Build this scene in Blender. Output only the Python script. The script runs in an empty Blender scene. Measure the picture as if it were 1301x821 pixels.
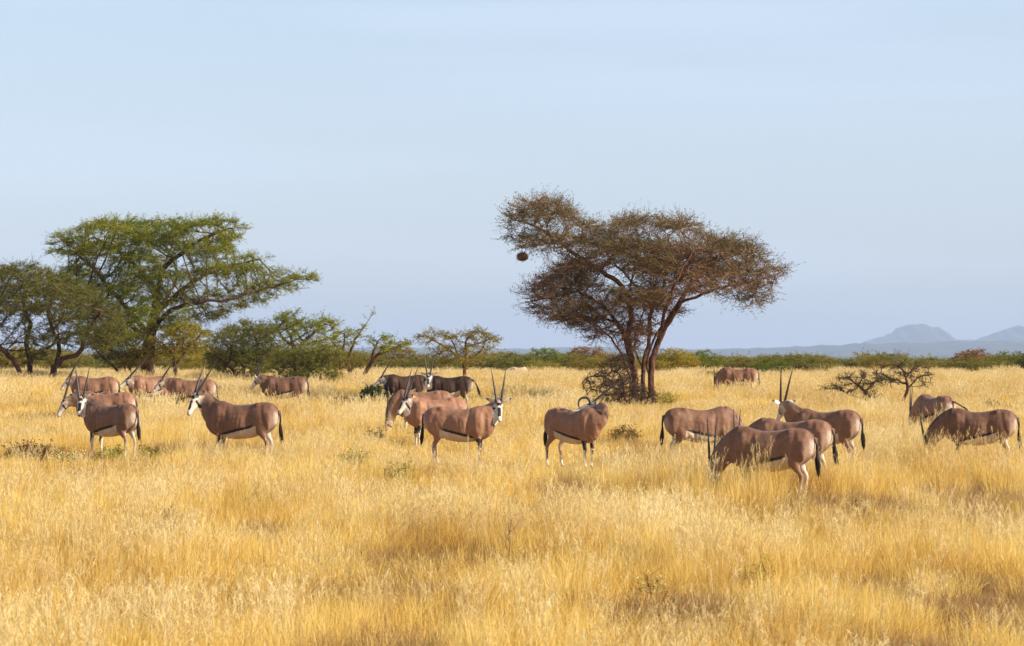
import bpy, math, random
import numpy as np
from mathutils import Vector, noise, Matrix

random.seed(7)
RNG = np.random.default_rng(11)
scene = bpy.context.scene
COL = scene.collection
R = math.radians

# ------------------------------------------------------------------ camera model
F = 3614.0                     # focal length in photograph pixels (1301 wide)
CZ = 3.06
PITCH = R(0.60)
SLOPE = math.tan(PITCH)
CX0, CY0 = 650.5, 410.5

def smooth(a, b, x):
    t = max(0.0, min(1.0, (x - a) / (b - a)))
    return t * t * (3 - 2 * t)

def gz(x, y):
    """height of the plain: climbs very gently to a low crest, falls away behind it"""
    if y < 130:
        z = SLOPE * y
    else:
        z = SLOPE * (130 + 18 * (1 - math.exp(-(y - 130) / 18))) - 9.0 * smooth(165, 520, y)
    if y < 260:
        z += 0.05 * noise.noise(Vector((x * .08, y * .08, 3.1))) * (1 if y < 200 else 0)
    return z

def P(px, py, Y):
    """point at depth Y seen at photograph pixel px, py"""
    u = (px - CX0) / F
    v = (py - CY0) / F
    d = math.cos(PITCH) + v * math.sin(PITCH)
    return Vector((u / d * Y, Y, CZ + (math.sin(PITCH) - v * math.cos(PITCH)) / d * Y))

def depth_of(py):
    return CZ * F / (py - CY0)

# ------------------------------------------------------------------ helpers
def tag(o, label=None, cat=None, group=None, kind=None):
    if label: o['label'] = label
    if cat: o['category'] = cat
    if group: o['group'] = group
    if kind: o['kind'] = kind
    return o

def link(o, parent=None):
    COL.objects.link(o)
    if parent is not None:
        o.parent = parent
    return o

def empty(name, loc, rz=0.0):
    o = bpy.data.objects.new(name, None)
    o.empty_display_size = 0.2
    o.location = loc
    o.rotation_euler = (0, 0, rz)
    COL.objects.link(o)
    return o

def mesh_np(name, verts, faces_list, mats=(), mat_idx=None, smooth_sh=False, fattr=None):
    """faces_list: list of (n,k) int arrays"""
    me = bpy.data.meshes.new(name)
    verts = np.asarray(verts, dtype=np.float32)
    me.vertices.add(len(verts))
    me.vertices.foreach_set('co', verts.ravel())
    loops = np.concatenate([f.ravel() for f in faces_list]).astype(np.int32)
    sizes = np.concatenate([np.full(len(f), f.shape[1], dtype=np.int32) for f in faces_list])
    starts = np.concatenate([[0], np.cumsum(sizes)[:-1]]).astype(np.int32)
    me.loops.add(len(loops))
    me.loops.foreach_set('vertex_index', loops)
    me.polygons.add(len(sizes))
    me.polygons.foreach_set('loop_start', starts)
    for m in mats:
        me.materials.append(m)
    if mat_idx is not None:
        me.polygons.foreach_set('material_index', np.asarray(mat_idx, dtype=np.int32))
    if smooth_sh:
        me.polygons.foreach_set('use_smooth', np.ones(len(sizes), dtype=bool))
    me.update(calc_edges=True)
    me.validate()
    if fattr is not None and len(me.polygons) == len(sizes):
        a = me.attributes.new('rnd', 'FLOAT', 'FACE')
        a.data.foreach_set('value', np.asarray(fattr, dtype=np.float32))
    return me

def norm(a):
    return a / np.maximum(np.linalg.norm(a, axis=-1, keepdims=True), 1e-9)

# ------------------------------------------------------------------ materials
def new_mat(name):
    m = bpy.data.materials.new(name)
    m.use_nodes = True
    nt = m.node_tree
    nt.nodes.clear()
    return m, nt, nt.nodes, nt.links

def ramp(nodes, stops):
    r = nodes.new('ShaderNodeValToRGB')
    e = r.color_ramp.elements
    while len(e) < len(stops): e.new(0.5)
    for i, (p, c) in enumerate(stops):
        e[i].position = p
        e[i].color = (*c, 1)
    return r

def foliage_mat(name, stops, trans=0.45, patch=0.35, scale=0.35, tint=False, rough=0.7, trans_tint=(1.5, 1.4, .5)):
    """leaf colour: every leaf has its own shade, plus broad patches of younger / drier growth"""
    m, nt, N, L = new_mat(name)
    at = N.new('ShaderNodeAttribute'); at.attribute_name = 'rnd'
    geo = N.new('ShaderNodeNewGeometry')
    nz = N.new('ShaderNodeTexNoise'); nz.inputs['Scale'].default_value = scale; nz.inputs['Detail'].default_value = 3
    L.new(geo.outputs['Position'], nz.inputs['Vector'])
    mx = N.new('ShaderNodeMath'); mx.operation = 'MULTIPLY_ADD'
    L.new(nz.outputs['Fac'], mx.inputs[0]); mx.inputs[1].default_value = patch * 3
    ad = N.new('ShaderNodeMath'); ad.operation = 'MULTIPLY'; L.new(at.outputs['Fac'], ad.inputs[0]); ad.inputs[1].default_value = 1 - patch
    sb = N.new('ShaderNodeMath'); sb.operation = 'SUBTRACT'; L.new(ad.outputs[0], sb.inputs[0]); sb.inputs[1].default_value = patch
    L.new(sb.outputs[0], mx.inputs[2])
    rp = ramp(N, stops); L.new(mx.outputs[0], rp.inputs['Fac'])
    col = rp.outputs['Color']
    if tint:
        oi = N.new('ShaderNodeObjectInfo')
        mm = N.new('ShaderNodeMixRGB'); mm.blend_type = 'MULTIPLY'; mm.inputs['Fac'].default_value = 1
        L.new(col, mm.inputs['Color1']); L.new(oi.outputs['Color'], mm.inputs['Color2'])
        col = mm.outputs['Color']
    df = N.new('ShaderNodeBsdfPrincipled'); df.inputs['Roughness'].default_value = rough
    df.inputs['Specular IOR Level'].default_value = 0.2
    L.new(col, df.inputs['Base Color'])
    tt = N.new('ShaderNodeMixRGB'); tt.blend_type = 'MULTIPLY'; tt.inputs['Fac'].default_value = 1
    L.new(col, tt.inputs['Color1']); tt.inputs['Color2'].default_value = (*trans_tint, 1)
    tr = N.new('ShaderNodeBsdfTranslucent'); L.new(tt.outputs['Color'], tr.inputs['Color'])
    ms = N.new('ShaderNodeMixShader'); ms.inputs['Fac'].default_value = trans
    L.new(df.outputs[0], ms.inputs[1]); L.new(tr.outputs[0], ms.inputs[2])
    out = N.new('ShaderNodeOutputMaterial'); L.new(ms.outputs[0], out.inputs['Surface'])
    return m

def bark_mat(name, c1, c2, scale=6):
    m, nt, N, L = new_mat(name)
    geo = N.new('ShaderNodeNewGeometry')
    mp = N.new('ShaderNodeMapping'); mp.inputs['Scale'].default_value = (1, 1, .25)
    L.new(geo.outputs['Position'], mp.inputs['Vector'])
    nz = N.new('ShaderNodeTexNoise'); nz.inputs['Scale'].default_value = scale; nz.inputs['Detail'].default_value = 6
    L.new(mp.outputs[0], nz.inputs['Vector'])
    rp = ramp(N, [(.35, c1), (.65, c2)]); L.new(nz.outputs['Fac'], rp.inputs['Fac'])
    b = N.new('ShaderNodeBsdfPrincipled'); b.inputs['Roughness'].default_value = .9
    b.inputs['Specular IOR Level'].default_value = .15
    L.new(rp.outputs['Color'], b.inputs['Base Color'])
    bp = N.new('ShaderNodeBump'); bp.inputs['Strength'].default_value = .7; bp.inputs['Distance'].default_value = .03
    L.new(nz.outputs['Fac'], bp.inputs['Height']); L.new(bp.outputs[0], b.inputs['Normal'])
    out = N.new('ShaderNodeOutputMaterial'); L.new(b.outputs[0], out.inputs['Surface'])
    return m

def plain_mat(name, col, rough=.6, spec=.3, bump=0, bscale=40):
    m, nt, N, L = new_mat(name)
    b = N.new('ShaderNodeBsdfPrincipled'); b.inputs['Base Color'].default_value = (*col, 1)
    b.inputs['Roughness'].default_value = rough; b.inputs['Specular IOR Level'].default_value = spec
    tc = N.new('ShaderNodeTexCoord')
    nz = N.new('ShaderNodeTexNoise'); nz.inputs['Scale'].default_value = bscale; nz.inputs['Detail'].default_value = 4
    L.new(tc.outputs['Object'], nz.inputs['Vector'])
    hv = ramp(N, [(.3, tuple(c * .8 for c in col)), (.7, tuple(min(1, c * 1.2) for c in col))])
    L.new(nz.outputs['Fac'], hv.inputs['Fac']); L.new(hv.outputs['Color'], b.inputs['Base Color'])
    if bump:
        bp = N.new('ShaderNodeBump'); bp.inputs['Strength'].default_value = bump; bp.inputs['Distance'].default_value = .01
        L.new(nz.outputs['Fac'], bp.inputs['Height']); L.new(bp.outputs[0], b.inputs['Normal'])
    out = N.new('ShaderNodeOutputMaterial'); L.new(b.outputs[0], out.inputs['Surface'])
    return m

M = {}
M['bark'] = bark_mat('acacia_bark', (.05, .025, .017), (.13, .06, .038))
M['bark_dark'] = bark_mat('dark_bark', (.05, .028, .02), (.12, .065, .042))
M['bark_red'] = bark_mat('red_bark', (.045, .022, .015), (.17, .075, .045), 9)
M['bark_grey'] = bark_mat('grey_bark', (.10, .075, .06), (.2, .15, .12))
M['twig'] = foliage_mat('dry_twigs', [(0, (.10, .052, .035)), (.5, (.21, .115, .072)), (1, (.32, .19, .125))], trans=.05, scale=.5)
M['twig_dark'] = foliage_mat('dark_twigs', [(0, (.035, .024, .018)), (1, (.10, .062, .04))], trans=.05)
M['leaf_green'] = foliage_mat('acacia_leaf', [(0, (.03, .06, .008)), (.32, (.13, .18, .014)), (.65, (.32, .33, .022)), (1, (.46, .39, .045))], scale=.28)  # dark leaf tones stand in for missing crown self-shadow, yellow ones for sunlit spots
M['leaf_olive'] = foliage_mat('olive_leaf', [(0, (.03, .045, .010)), (.4, (.115, .135, .022)), (.75, (.26, .24, .04)), (1, (.30, .18, .06))], scale=.35)  # dark tones lowered in place of self-shadow inside the sparse crowns
M['leaf_dry'] = foliage_mat('dry_leaf', [(0, (.04, .058, .015)), (.34, (.12, .115, .03)), (.56, (.22, .12, .058)), (1, (.36, .19, .10))], trans=.2, patch=.5, scale=.22)
M['leaf_yellow'] = foliage_mat('yellow_leaf', [(0, (.10, .11, .015)), (.5, (.27, .24, .025)), (1, (.42, .33, .05))], scale=.5)
M['leaf_band'] = foliage_mat('bush_leaf', [(0, (.08, .09, .02)), (.35, (.17, .17, .035)), (.7, (.32, .26, .065)), (1, (.34, .19, .085))], patch=.5, scale=.10, tint=True)
M['leaf_bush'] = foliage_mat('evergreen_leaf', [(0, (.018, .035, .012)), (.6, (.05, .075, .018)), (1, (.13, .12, .03))], scale=2)
M['leaf_weed'] = foliage_mat('weed_leaf', [(0, (.24, .25, .04)), (.5, (.42, .38, .07)), (1, (.60, .50, .18))], scale=2)
M['leaf_brownweed'] = foliage_mat('withered_leaf', [(0, (.10, .06, .035)), (.6, (.21, .125, .06)), (1, (.34, .23, .10))], scale=2)
M['flower'] = foliage_mat('weed_flower', [(0, (.55, .45, .2)), (1, (.8, .72, .42))], scale=2)
M['horn'] = plain_mat('horn', (.045, .036, .032), .45, .4, .3)
M['black_hair'] = plain_mat('black_hair', (.018, .014, .013), .7, .2, .4)
M['eye'] = plain_mat('eye', (.01, .008, .007), .12, .6)
M['rock'] = plain_mat('pale_rock', (.52, .36, .24), .9, .2, .8, 1.5)
M['nest'] = foliage_mat('nest_straw', [(0, (.12, .07, .03)), (.6, (.26, .16, .06)), (1, (.42, .29, .12))], trans=.1, scale=4)

def grass_mat(name, stops):
    m, nt, N, L = new_mat(name)
    at = N.new('ShaderNodeAttribute'); at.attribute_name = 'rnd'
    oi = N.new('ShaderNodeObjectInfo')
    geo = N.new('ShaderNodeNewGeometry')
    mp = N.new('ShaderNodeMapping'); mp.inputs['Scale'].default_value = (1, .45, .0)
    L.new(geo.outputs['Position'], mp.inputs['Vector'])
    n1 = N.new('ShaderNodeTexNoise'); n1.inputs['Scale'].default_value = .33; n1.inputs['Detail'].default_value = 5; n1.inputs['Roughness'].default_value = .62
    L.new(mp.outputs[0], n1.inputs['Vector'])
    a = N.new('ShaderNodeMath'); a.operation = 'MULTIPLY'; L.new(at.outputs['Fac'], a.inputs[0]); a.inputs[1].default_value = .42
    b = N.new('ShaderNodeMath'); b.operation = 'MULTIPLY_ADD'; L.new(oi.outputs['Random'], b.inputs[0]); b.inputs[1].default_value = .26; L.new(a.outputs[0], b.inputs[2])
    c = N.new('ShaderNodeMath'); c.operation = 'MULTIPLY_ADD'; L.new(n1.outputs['Fac'], c.inputs[0]); c.inputs[1].default_value = 1.9; c.inputs[2].default_value = -.75
    d = N.new('ShaderNodeMath'); d.operation = 'ADD'; L.new(b.outputs[0], d.inputs[0]); L.new(c.outputs[0], d.inputs[1])
    rp = ramp(N, stops); L.new(d.outputs[0], rp.inputs['Fac'])
    df = N.new('ShaderNodeBsdfPrincipled'); df.inputs['Roughness'].default_value = .75; df.inputs['Specular IOR Level'].default_value = .15
    L.new(rp.outputs['Color'], df.inputs['Base Color'])
    tr = N.new('ShaderNodeBsdfTranslucent'); L.new(rp.outputs['Color'], tr.inputs['Color'])
    ms = N.new('ShaderNodeMixShader'); ms.inputs['Fac'].default_value = .38
    L.new(df.outputs[0], ms.inputs[1]); L.new(tr.outputs[0], ms.inputs[2])
    out = N.new('ShaderNodeOutputMaterial'); L.new(ms.outputs[0], out.inputs['Surface'])
    return m

M['grass'] = grass_mat('dry_grass', [(0, (.30, .165, .05)), (.25, (.58, .355, .088)), (.52, (.79, .56, .145)), (1, (.88, .73, .32))])
M['grass_brown'] = grass_mat('brown_grass', [(0, (.17, .10, .045)), (.5, (.36, .215, .09)), (1, (.58, .40, .17))])
M['grass_pale'] = grass_mat('pale_seed_grass', [(0, (.56, .39, .16)), (.5, (.74, .57, .26)), (1, (.86, .74, .43))])

# ground
def ground_mat():
    m, nt, N, L = new_mat('dry_ground')
    geo = N.new('ShaderNodeNewGeometry')
    n1 = N.new('ShaderNodeTexNoise'); n1.inputs['Scale'].default_value = .25; n1.inputs['Detail'].default_value = 8
    n2 = N.new('ShaderNodeTexNoise'); n2.inputs['Scale'].default_value = 9; n2.inputs['Detail'].default_value = 5
    L.new(geo.outputs['Position'], n1.inputs['Vector']); L.new(geo.outputs['Position'], n2.inputs['Vector'])
    mx = N.new('ShaderNodeMath'); mx.operation = 'ADD'
    L.new(n1.outputs['Fac'], mx.inputs[0]); L.new(n2.outputs['Fac'], mx.inputs[1])
    dv = N.new('ShaderNodeMath'); dv.operation = 'MULTIPLY'; dv.inputs[1].default_value = .5; L.new(mx.outputs[0], dv.inputs[0])
    rp = ramp(N, [(.35, (.30, .17, .07)), (.5, (.46, .28, .10)), (.65, (.60, .40, .15))]); L.new(dv.outputs[0], rp.inputs['Fac'])
    b = N.new('ShaderNodeBsdfPrincipled'); b.inputs['Roughness'].default_value = 1; b.inputs['Specular IOR Level'].default_value = .05
    sx = N.new('ShaderNodeSeparateXYZ'); L.new(geo.outputs['Position'], sx.inputs[0])
    n3 = N.new('ShaderNodeTexNoise'); n3.inputs['Scale'].default_value = .01; n3.inputs['Detail'].default_value = 6
    L.new(geo.outputs['Position'], n3.inputs['Vector'])
    scr = ramp(N, [(.4, (.07, .075, .035)), (.65, (.13, .115, .055))]); L.new(n3.outputs['Fac'], scr.inputs['Fac'])
    far = N.new('ShaderNodeMapRange'); far.inputs['From Min'].default_value = 260; far.inputs['From Max'].default_value = 420
    L.new(sx.outputs['Y'], far.inputs['Value'])
    mg = N.new('ShaderNodeMixRGB'); L.new(far.outputs[0], mg.inputs['Fac']); L.new(rp.outputs['Color'], mg.inputs['Color1']); L.new(scr.outputs['Color'], mg.inputs['Color2'])
    L.new(mg.outputs['Color'], b.inputs['Base Color'])
    bp = N.new('ShaderNodeBump'); bp.inputs['Strength'].default_value = .5; bp.inputs['Distance'].default_value = .05
    L.new(n2.outputs['Fac'], bp.inputs['Height']); L.new(bp.outputs[0], b.inputs['Normal'])
    out = N.new('ShaderNodeOutputMaterial'); L.new(b.outputs[0], out.inputs['Surface'])
    return m
M['ground'] = ground_mat()
M['hill'] = plain_mat('wooded_hill', (.07, .085, .085), 1, .05, 0, .002)

# ------------------------------------------------------------------ ground & hills
def build_ground():
    ys = np.concatenate([np.linspace(-60, 10, 8), np.linspace(12, 260, 120), np.geomspace(270, 27000, 60)])
    n = 61
    V = []
    for y in ys:
        w = max(60, abs(y) * 1.05 + 40)
        for i in range(n):
            x = -w + 2 * w * i / (n - 1)
            V.append((x, y, gz(x, y)))
    I = np.arange(len(ys) * n).reshape(len(ys), n)
    f = np.stack([I[:-1, :-1], I[:-1, 1:], I[1:, 1:], I[1:, :-1]], -1).reshape(-1, 4)
    me = mesh_np('plain', V, [f], [M['ground']], smooth_sh=True)
    tag(link(bpy.data.objects.new('ground', me)), kind='structure')
build_ground()

def ridge(name, Y, pts, depth, jag):
    """hill range: a crest through pixel points, with slopes to both sides and spurs"""
    xs = [p[0] for p in pts]; zs = [p[1] for p in pts]
    n = 260
    px = np.linspace(xs[0], xs[-1], n)
    py = np.interp(px, xs, zs)
    base = gz(0, Y) - 3
    rows = []
    prof = [(-1.0, 0), (-.75, .18), (-.5, .42), (-.28, .70), (-.12, .9), (0, 1), (.2, .85), (.6, .4), (1, 0)]
    for t, k in prof:
        row = []
        for i in range(n):
            c = P(px[i], py[i], Y)
            z = c.z
            z += jag * noise.fractal(Vector((px[i] * .05, Y * .01, 1.7)), .8, 2, 5)
            sp = 1 + .35 * noise.fractal(Vector((px[i] * .02, t * 1.5, Y)), 1, 2, 3)
            zz = base + (z - base) * k + (jag * 2.0 * noise.fractal(Vector((px[i] * .05, t * 4, 9)), 1, 2, 4) if 0 < k < .95 else 0)
            row.append((c.x * (1 + t * depth / Y * .2), Y + t * depth * sp * (1 if abs(t) > .01 else 0), max(zz, base - 1)))
        rows += row
    I = np.arange(len(prof) * n).reshape(len(prof), n)
    f = np.stack([I[:-1, :-1], I[:-1, 1:], I[1:, 1:], I[1:, :-1]], -1).reshape(-1, 4)
    me = mesh_np(name, rows, [f], [M['hill']], smooth_sh=True)
    return tag(link(bpy.data.objects.new(name, me)), kind='structure')

ridge('hills', 11500, [(-500, 447), (-100, 443), (200, 445), (420, 441), (520, 443), (560, 441), (640, 443), (760, 441), (900, 444), (960, 442.5), (1030, 440), (1090, 437), (1150, 435), (1230, 433.5), (1320, 433), (1500, 436), (1900, 446)], 1700, 5)
ridge('hills', 17000, [(1010, 446), (1080, 441), (1095, 436), (1112, 430), (1130, 423), (1142, 419), (1150, 415), (1160, 412), (1167, 411), (1176, 413.5), (1188, 418.5), (1198, 424), (1208, 429.5), (1215, 432), (1225, 432), (1240, 432), (1252, 428), (1268, 421), (1285, 417), (1301, 414), (1330, 411), (1370, 412), (1420, 420), (1500, 434), (1600, 442), (1700, 447)], 2000, 14)

# ------------------------------------------------------------------ oryx
def ring(c, side, up, hw, hh, n=20, sq=2.2):
    out = []
    for i in range(n):
        a = 2 * math.pi * i / n
        ca, sa = math.cos(a), math.sin(a)
        x = math.copysign(abs(ca) ** (2 / sq), ca) * hw
        y = math.copysign(abs(sa) ** (2 / sq), sa) * hh
        out.append(c + side * x + up * y)
    return out

class MB:
    def __init__(s): s.v = []; s.f = []
    def loft(s, rings):
        n = len(rings[0]); b = len(s.v)
        for r in rings: s.v += [tuple(p) for p in r]
        for k in range(len(rings) - 1):
            for i in range(n):
                j = (i + 1) % n
                s.f.append((b + k * n + i, b + k * n + j, b + (k + 1) * n + j, b + (k + 1) * n + i))
        for k, rev in ((0, True), (len(rings) - 1, False)):
            c = Vector((0, 0, 0))
            for p in rings[k]: c += p
            c /= n
            s.v.append(tuple(c)); ci = len(s.v) - 1
            for i in range(n):
                j = (i + 1) % n
                t = (b + k * n + i, b + k * n + j, ci)
                s.f.append(t[::-1] if rev else t)
    def mesh(s, name, mats=(), sm=True):
        me = bpy.data.meshes.new(name)
        me.from_pydata(s.v, [], s.f)
        for m in mats: me.materials.append(m)
        if sm: me.polygons.foreach_set('use_smooth', np.ones(len(me.polygons), dtype=bool))
        me.update()
        return me

def bez(a, b, c, d, t):
    u = 1 - t
    return a * u**3 + b * 3 * u*u*t + c * 3 * u*t*t + d * t**3

XA, YA, ZA = Vector((1, 0, 0)), Vector((0, 1, 0)), Vector((0, 0, 1))

def pelt_mat():
    m, nt, N, L = new_mat('oryx_pelt')
    at = N.new('ShaderNodeAttribute'); at.attribute_name = 'pelt'
    tc = N.new('ShaderNodeTexCoord')
    nz = N.new('ShaderNodeTexNoise'); nz.inputs['Scale'].default_value = 6; nz.inputs['Detail'].default_value = 10; nz.inputs['Roughness'].default_value = .68
    L.new(tc.outputs['Object'], nz.inputs['Vector'])
    rp = ramp(N, [(.3, (.74, .72, .70)), (.7, (1.18, 1.17, 1.17))]); L.new(nz.outputs['Fac'], rp.inputs['Fac'])
    mm = N.new('ShaderNodeMixRGB'); mm.blend_type = 'MULTIPLY'; mm.inputs['Fac'].default_value = 1
    L.new(at.outputs['Color'], mm.inputs['Color1']); L.new(rp.outputs['Color'], mm.inputs['Color2'])
    b = N.new('ShaderNodeBsdfPrincipled'); b.inputs['Roughness'].default_value = .62
    b.inputs['Specular IOR Level'].default_value = .25
    b.inputs['Sheen Weight'].default_value = .12; b.inputs['Sheen Roughness'].default_value = .4
    L.new(mm.outputs['Color'], b.inputs['Base Color'])
    mp = N.new('ShaderNodeMapping'); mp.inputs['Scale'].default_value = (14, 40, 40)
    L.new(tc.outputs['Object'], mp.inputs['Vector'])
    n2 = N.new('ShaderNodeTexNoise'); n2.inputs['Scale'].default_value = 1; n2.inputs['Detail'].default_value = 4
    L.new(mp.outputs[0], n2.inputs['Vector'])
    bp = N.new('ShaderNodeBump'); bp.inputs['Strength'].default_value = .35; bp.inputs['Distance'].default_value = .01
    L.new(n2.outputs['Fac'], bp.inputs['Height'])
    n3 = N.new('ShaderNodeTexNoise'); n3.inputs['Scale'].default_value = 6; n3.inputs['Detail'].default_value = 2
    L.new(tc.outputs['Object'], n3.inputs['Vector'])
    b3 = N.new('ShaderNodeBump'); b3.inputs['Strength'].default_value = .5; b3.inputs['Distance'].default_value = .06
    L.new(n3.outputs['Fac'], b3.inputs['Height']); L.new(bp.outputs[0], b3.inputs['Normal'])
    L.new(b3.outputs[0], b.inputs['Normal'])
    out = N.new('ShaderNodeOutputMaterial'); L.new(b.outputs[0], out.inputs['Surface'])
    return m
M['pelt'] = pelt_mat()

TORSO = [(-.735, 1.02, .86, .06), (-.70, 1.085, .74, .13), (-.63, 1.14, .66, .19), (-.53, 1.17, .60, .222), (-.40, 1.18, .555, .225),
         (-.22, 1.145, .50, .232), (-.04, 1.12, .475, .250), (.12, 1.12, .470, .255), (.25, 1.155, .48, .24), (.37, 1.195, .495, .215),
         (.50, 1.185, .53, .18), (.61, 1.12, .59, .145), (.69, 1.02, .69, .09)]

def make_oryx(cxp, Y, heading, poll, hyaw, hpitch, label, hlen=.85, ha=22, dark=1.0, tail=(0, 0), steps=(0, 0, 0, 0),
              necks=None, hspread=.10, curl=False, grazing=False, scale=1.0, hair=True):
    """poll: animal-local (forward, left, up). headings are world angles in degrees (0 = right, 90 = away)"""
    c = P(cxp, CY0 + CZ * F / Y, Y)
    gzv = gz(c.x, Y)
    root = empty('oryx', (c.x, Y, gzv), R(heading))
    gr = random.Random(int(cxp * 7)); root.scale = (scale * gr.uniform(.97, 1.02), scale * gr.uniform(.92, 1.08), scale * gr.uniform(.985, 1.015))
    tag(root, label, 'oryx', 'oryx herd grazing on the plain')
    mb = MB()
    # torso
    mb.loft([ring(Vector((x, 0, (t + b) / 2)), YA, ZA, w, (t - b) / 2, 24, 2.15) for x, t, b, w in TORSO])
    # haunch and shoulder masses
    for s in (-1, 1):
        mb.loft([ring(Vector((-.44 + dx, s * (.150 - .018 * k), .86)), YA, ZA, .118 * q, .27 * q, 16)
                 for k, (dx, q) in enumerate([(-.215, .25), (-.17, .72), (-.08, .97), (.02, .98), (.12, .72), (.18, .25)])])
        mb.loft([ring(Vector((.40 + dx, s * .143, .84)), YA, ZA, .095 * q, .27 * q, 16)
                 for dx, q in [(-.15, .25), (-.10, .75), (0, 1), (.09, .8), (.14, .3)]])
        mb.loft([ring(Vector((-.36 + dx, s * .10, 1.09)), YA, ZA, .075 * q, .085 * q, 12) for dx, q in [(-.10, .3), (-.05, .85), (0, 1), (.05, .8), (.09, .3)]])
    # legs
    def leg(pts):
        mb.loft([ring(Vector((x, y, z)), YA, XA, ry, rx, 14, 2) for x, y, z, rx, ry in pts])
    for k, s in enumerate((-1, 1)):
        d = steps[k]
        leg([(.40, s * .125, .85, .12, .085), (.39 + d * .1, s * .13, .70, .095, .07), (.385 + d * .3, s * .13, .58, .066, .052), (.40 + d * .55, s * .13, .46, .046, .04),
             (.415 + d * .75, s * .13, .385, .046, .042), (.405 + d * .8, s * .13, .32, .031, .03), (.40 + d * .9, s * .13, .18, .025, .024),
             (.40 + d, s * .13, .10, .034, .032), (.425 + d, s * .13, .055, .035, .033), (.44 + d, s * .13, 0, .05, .042), (.44 + d, s * .13, -.03, .05, .042)])
        d = steps[2 + k]
        leg([(-.46, s * .13, .90, .18, .10), (-.42 + d * .1, s * .14, .74, .155, .085), (-.42 + d * .25, s * .14, .62, .115, .068), (-.48 + d * .5, s * .135, .52, .066, .048),
             (-.545 + d * .7, s * .13, .445, .048, .038), (-.555 + d * .75, s * .13, .39, .042, .034), (-.545 + d * .85, s * .13, .27, .029, .026),
             (-.53 + d, s * .13, .12, .033, .030), (-.505 + d, s * .13, .06, .036, .033), (-.485 + d, s * .13, 0, .05, .042), (-.485 + d, s * .13, -.03, .05, .042)])
    # head frame in local space
    ly = R(hyaw - heading); lp = R(hpitch)
    d = Vector((math.cos(ly) * math.cos(lp), math.sin(ly) * math.cos(lp), math.sin(lp)))
    side = Vector((-math.sin(ly), math.cos(ly), 0))          # animal's left
    u = d.cross(side); 
    poll = Vector(poll)
    # neck
    n0 = Vector((.46, 0, .92)); n1p = n0 + Vector((.20, 0, .10 if poll.z > .9 else -.02))
    n3 = poll - u * .035
    n2p = poll - (d * .12 + u * .16) if not grazing else poll - d * .22
    if necks: n1p, n2p = Vector(necks[0]), Vector(necks[1])
    rings = []; ncurve = []
    for i in range(12):
        t = i / 11
        p = bez(n0, n1p, n2p, n3, t)
        tg = (bez(n0, n1p, n2p, n3, min(1, t + .02)) - bez(n0, n1p, n2p, n3, max(0, t - .02))).normalized()
        sd = YA.lerp(side, t * t)
        sd = (sd - tg * sd.dot(tg)).normalized()
        up = tg.cross(sd)
        e = t ** .8
        hh = .30 * (1 - e) + .115 * e
        hw = .170 * (1 - e) + .074 * e
        rings.append(ring(p, sd, up, hw, hh, 18, 2.1)); ncurve.append((p, hh, up if up.z > 0 else -up))
    mb.loft(rings)
    # head
    HS = [(-.05, .06, .05, -.02), (.0, .095, .072, -.03), (.06, .108, .080, -.04), (.13, .105, .076, -.045), (.20, .088, .064, -.042), (.27, .068, .053, -.036),
          (.33, .058, .047, -.034), (.38, .054, .047, -.036), (.415, .045, .04, -.038), (.435, .026, .026, -.038)]
    mb.loft([ring(poll + d * (t - .02) + u * (vo + .02), side, u, hw, hh, 18, 2.3) for t, hh, hw, vo in HS])
    tmp = bpy.data.objects.new('tmp', mb.mesh('tmp')); COL.objects.link(tmp)
    rm = tmp.modifiers.new('r', 'REMESH'); rm.mode = 'VOXEL'; rm.voxel_size = .015 if Y < 90 else .02
    sm = tmp.modifiers.new('s', 'SMOOTH'); sm.factor = .5; sm.iterations = 12
    dg = bpy.context.evaluated_depsgraph_get()
    body = bpy.data.meshes.new_from_object(tmp.evaluated_get(dg))
    bpy.data.objects.remove(tmp)
    n = len(body.vertices)
    co = np.empty(n * 3, dtype=np.float32); body.vertices.foreach_get('co', co); co = co.reshape(-1, 3)
    no = np.empty(n * 3, dtype=np.float32); body.vertex_normals.foreach_get('vector', no); no = no.reshape(-1, 3)
    verts = [tuple(v) for v in co]; faces = [tuple(p.vertices) for p in body.polygons]
    bpy.data.meshes.remove(body)
    # ---- muscle relief: scapula groove, flank hollow, ribs, thigh crease, loose neck skin
    X, Yc, Z = co.T; side_on = np.clip((np.abs(no[:, 1]) - .3) / .4, 0, 1)
    g = lambda v, c, w: np.exp(-((v - c) / w) ** 2)
    bodyz = np.clip((Z - .50) / .1, 0, 1)
    dsp = -.026 * g(X - .10 * (Z - .8), .215, .035) * g(Z, .80, .24) * side_on
    dsp += -.036 * g(X, -.20, .085) * g(Z, .86, .15) * side_on
    dsp += -.016 * g(X + .5 * (Z - .8), -.27, .03) * g(Z, .66, .16) * side_on
    dsp += -.022 * g(X, .56, .045) * g(Z, .88, .22) * side_on
    dsp += .014 * g(X, .36, .07) * g(Z, .95, .14) * side_on + .016 * g(X, .40, .06) * g(Z, .68, .08) * side_on
    dsp += -.014 * g(X - .25 * (Z - .9), -.50, .04) * g(Z, .80, .20) * side_on
    dsp += .0045 * np.sin(X * 78 + Z * 10) * g(X, .02, .14) * g(Z, .76, .15) * side_on
    dsp += .006 * np.array([noise.noise(Vector((a * 5, b * 5, c2 * 5 + cxp))) for a, b, c2 in co])
    co = co + no * (dsp * bodyz)[:, None]
    verts = [tuple(v) for v in co]
    # ---- pelt pattern
    fawn = np.array((.255, .130, .076)) * dark; back = np.array((.19, .082, .045)) * dark ** 1.5  # dark scales the coat colour; its lowest values paint in shade
    white = np.array((.66, .59, .50)); cream = np.array((.50, .39, .30)); black = np.array((.02, .015, .013))
    x, y, z = co.T; ay = np.abs(y)
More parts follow.
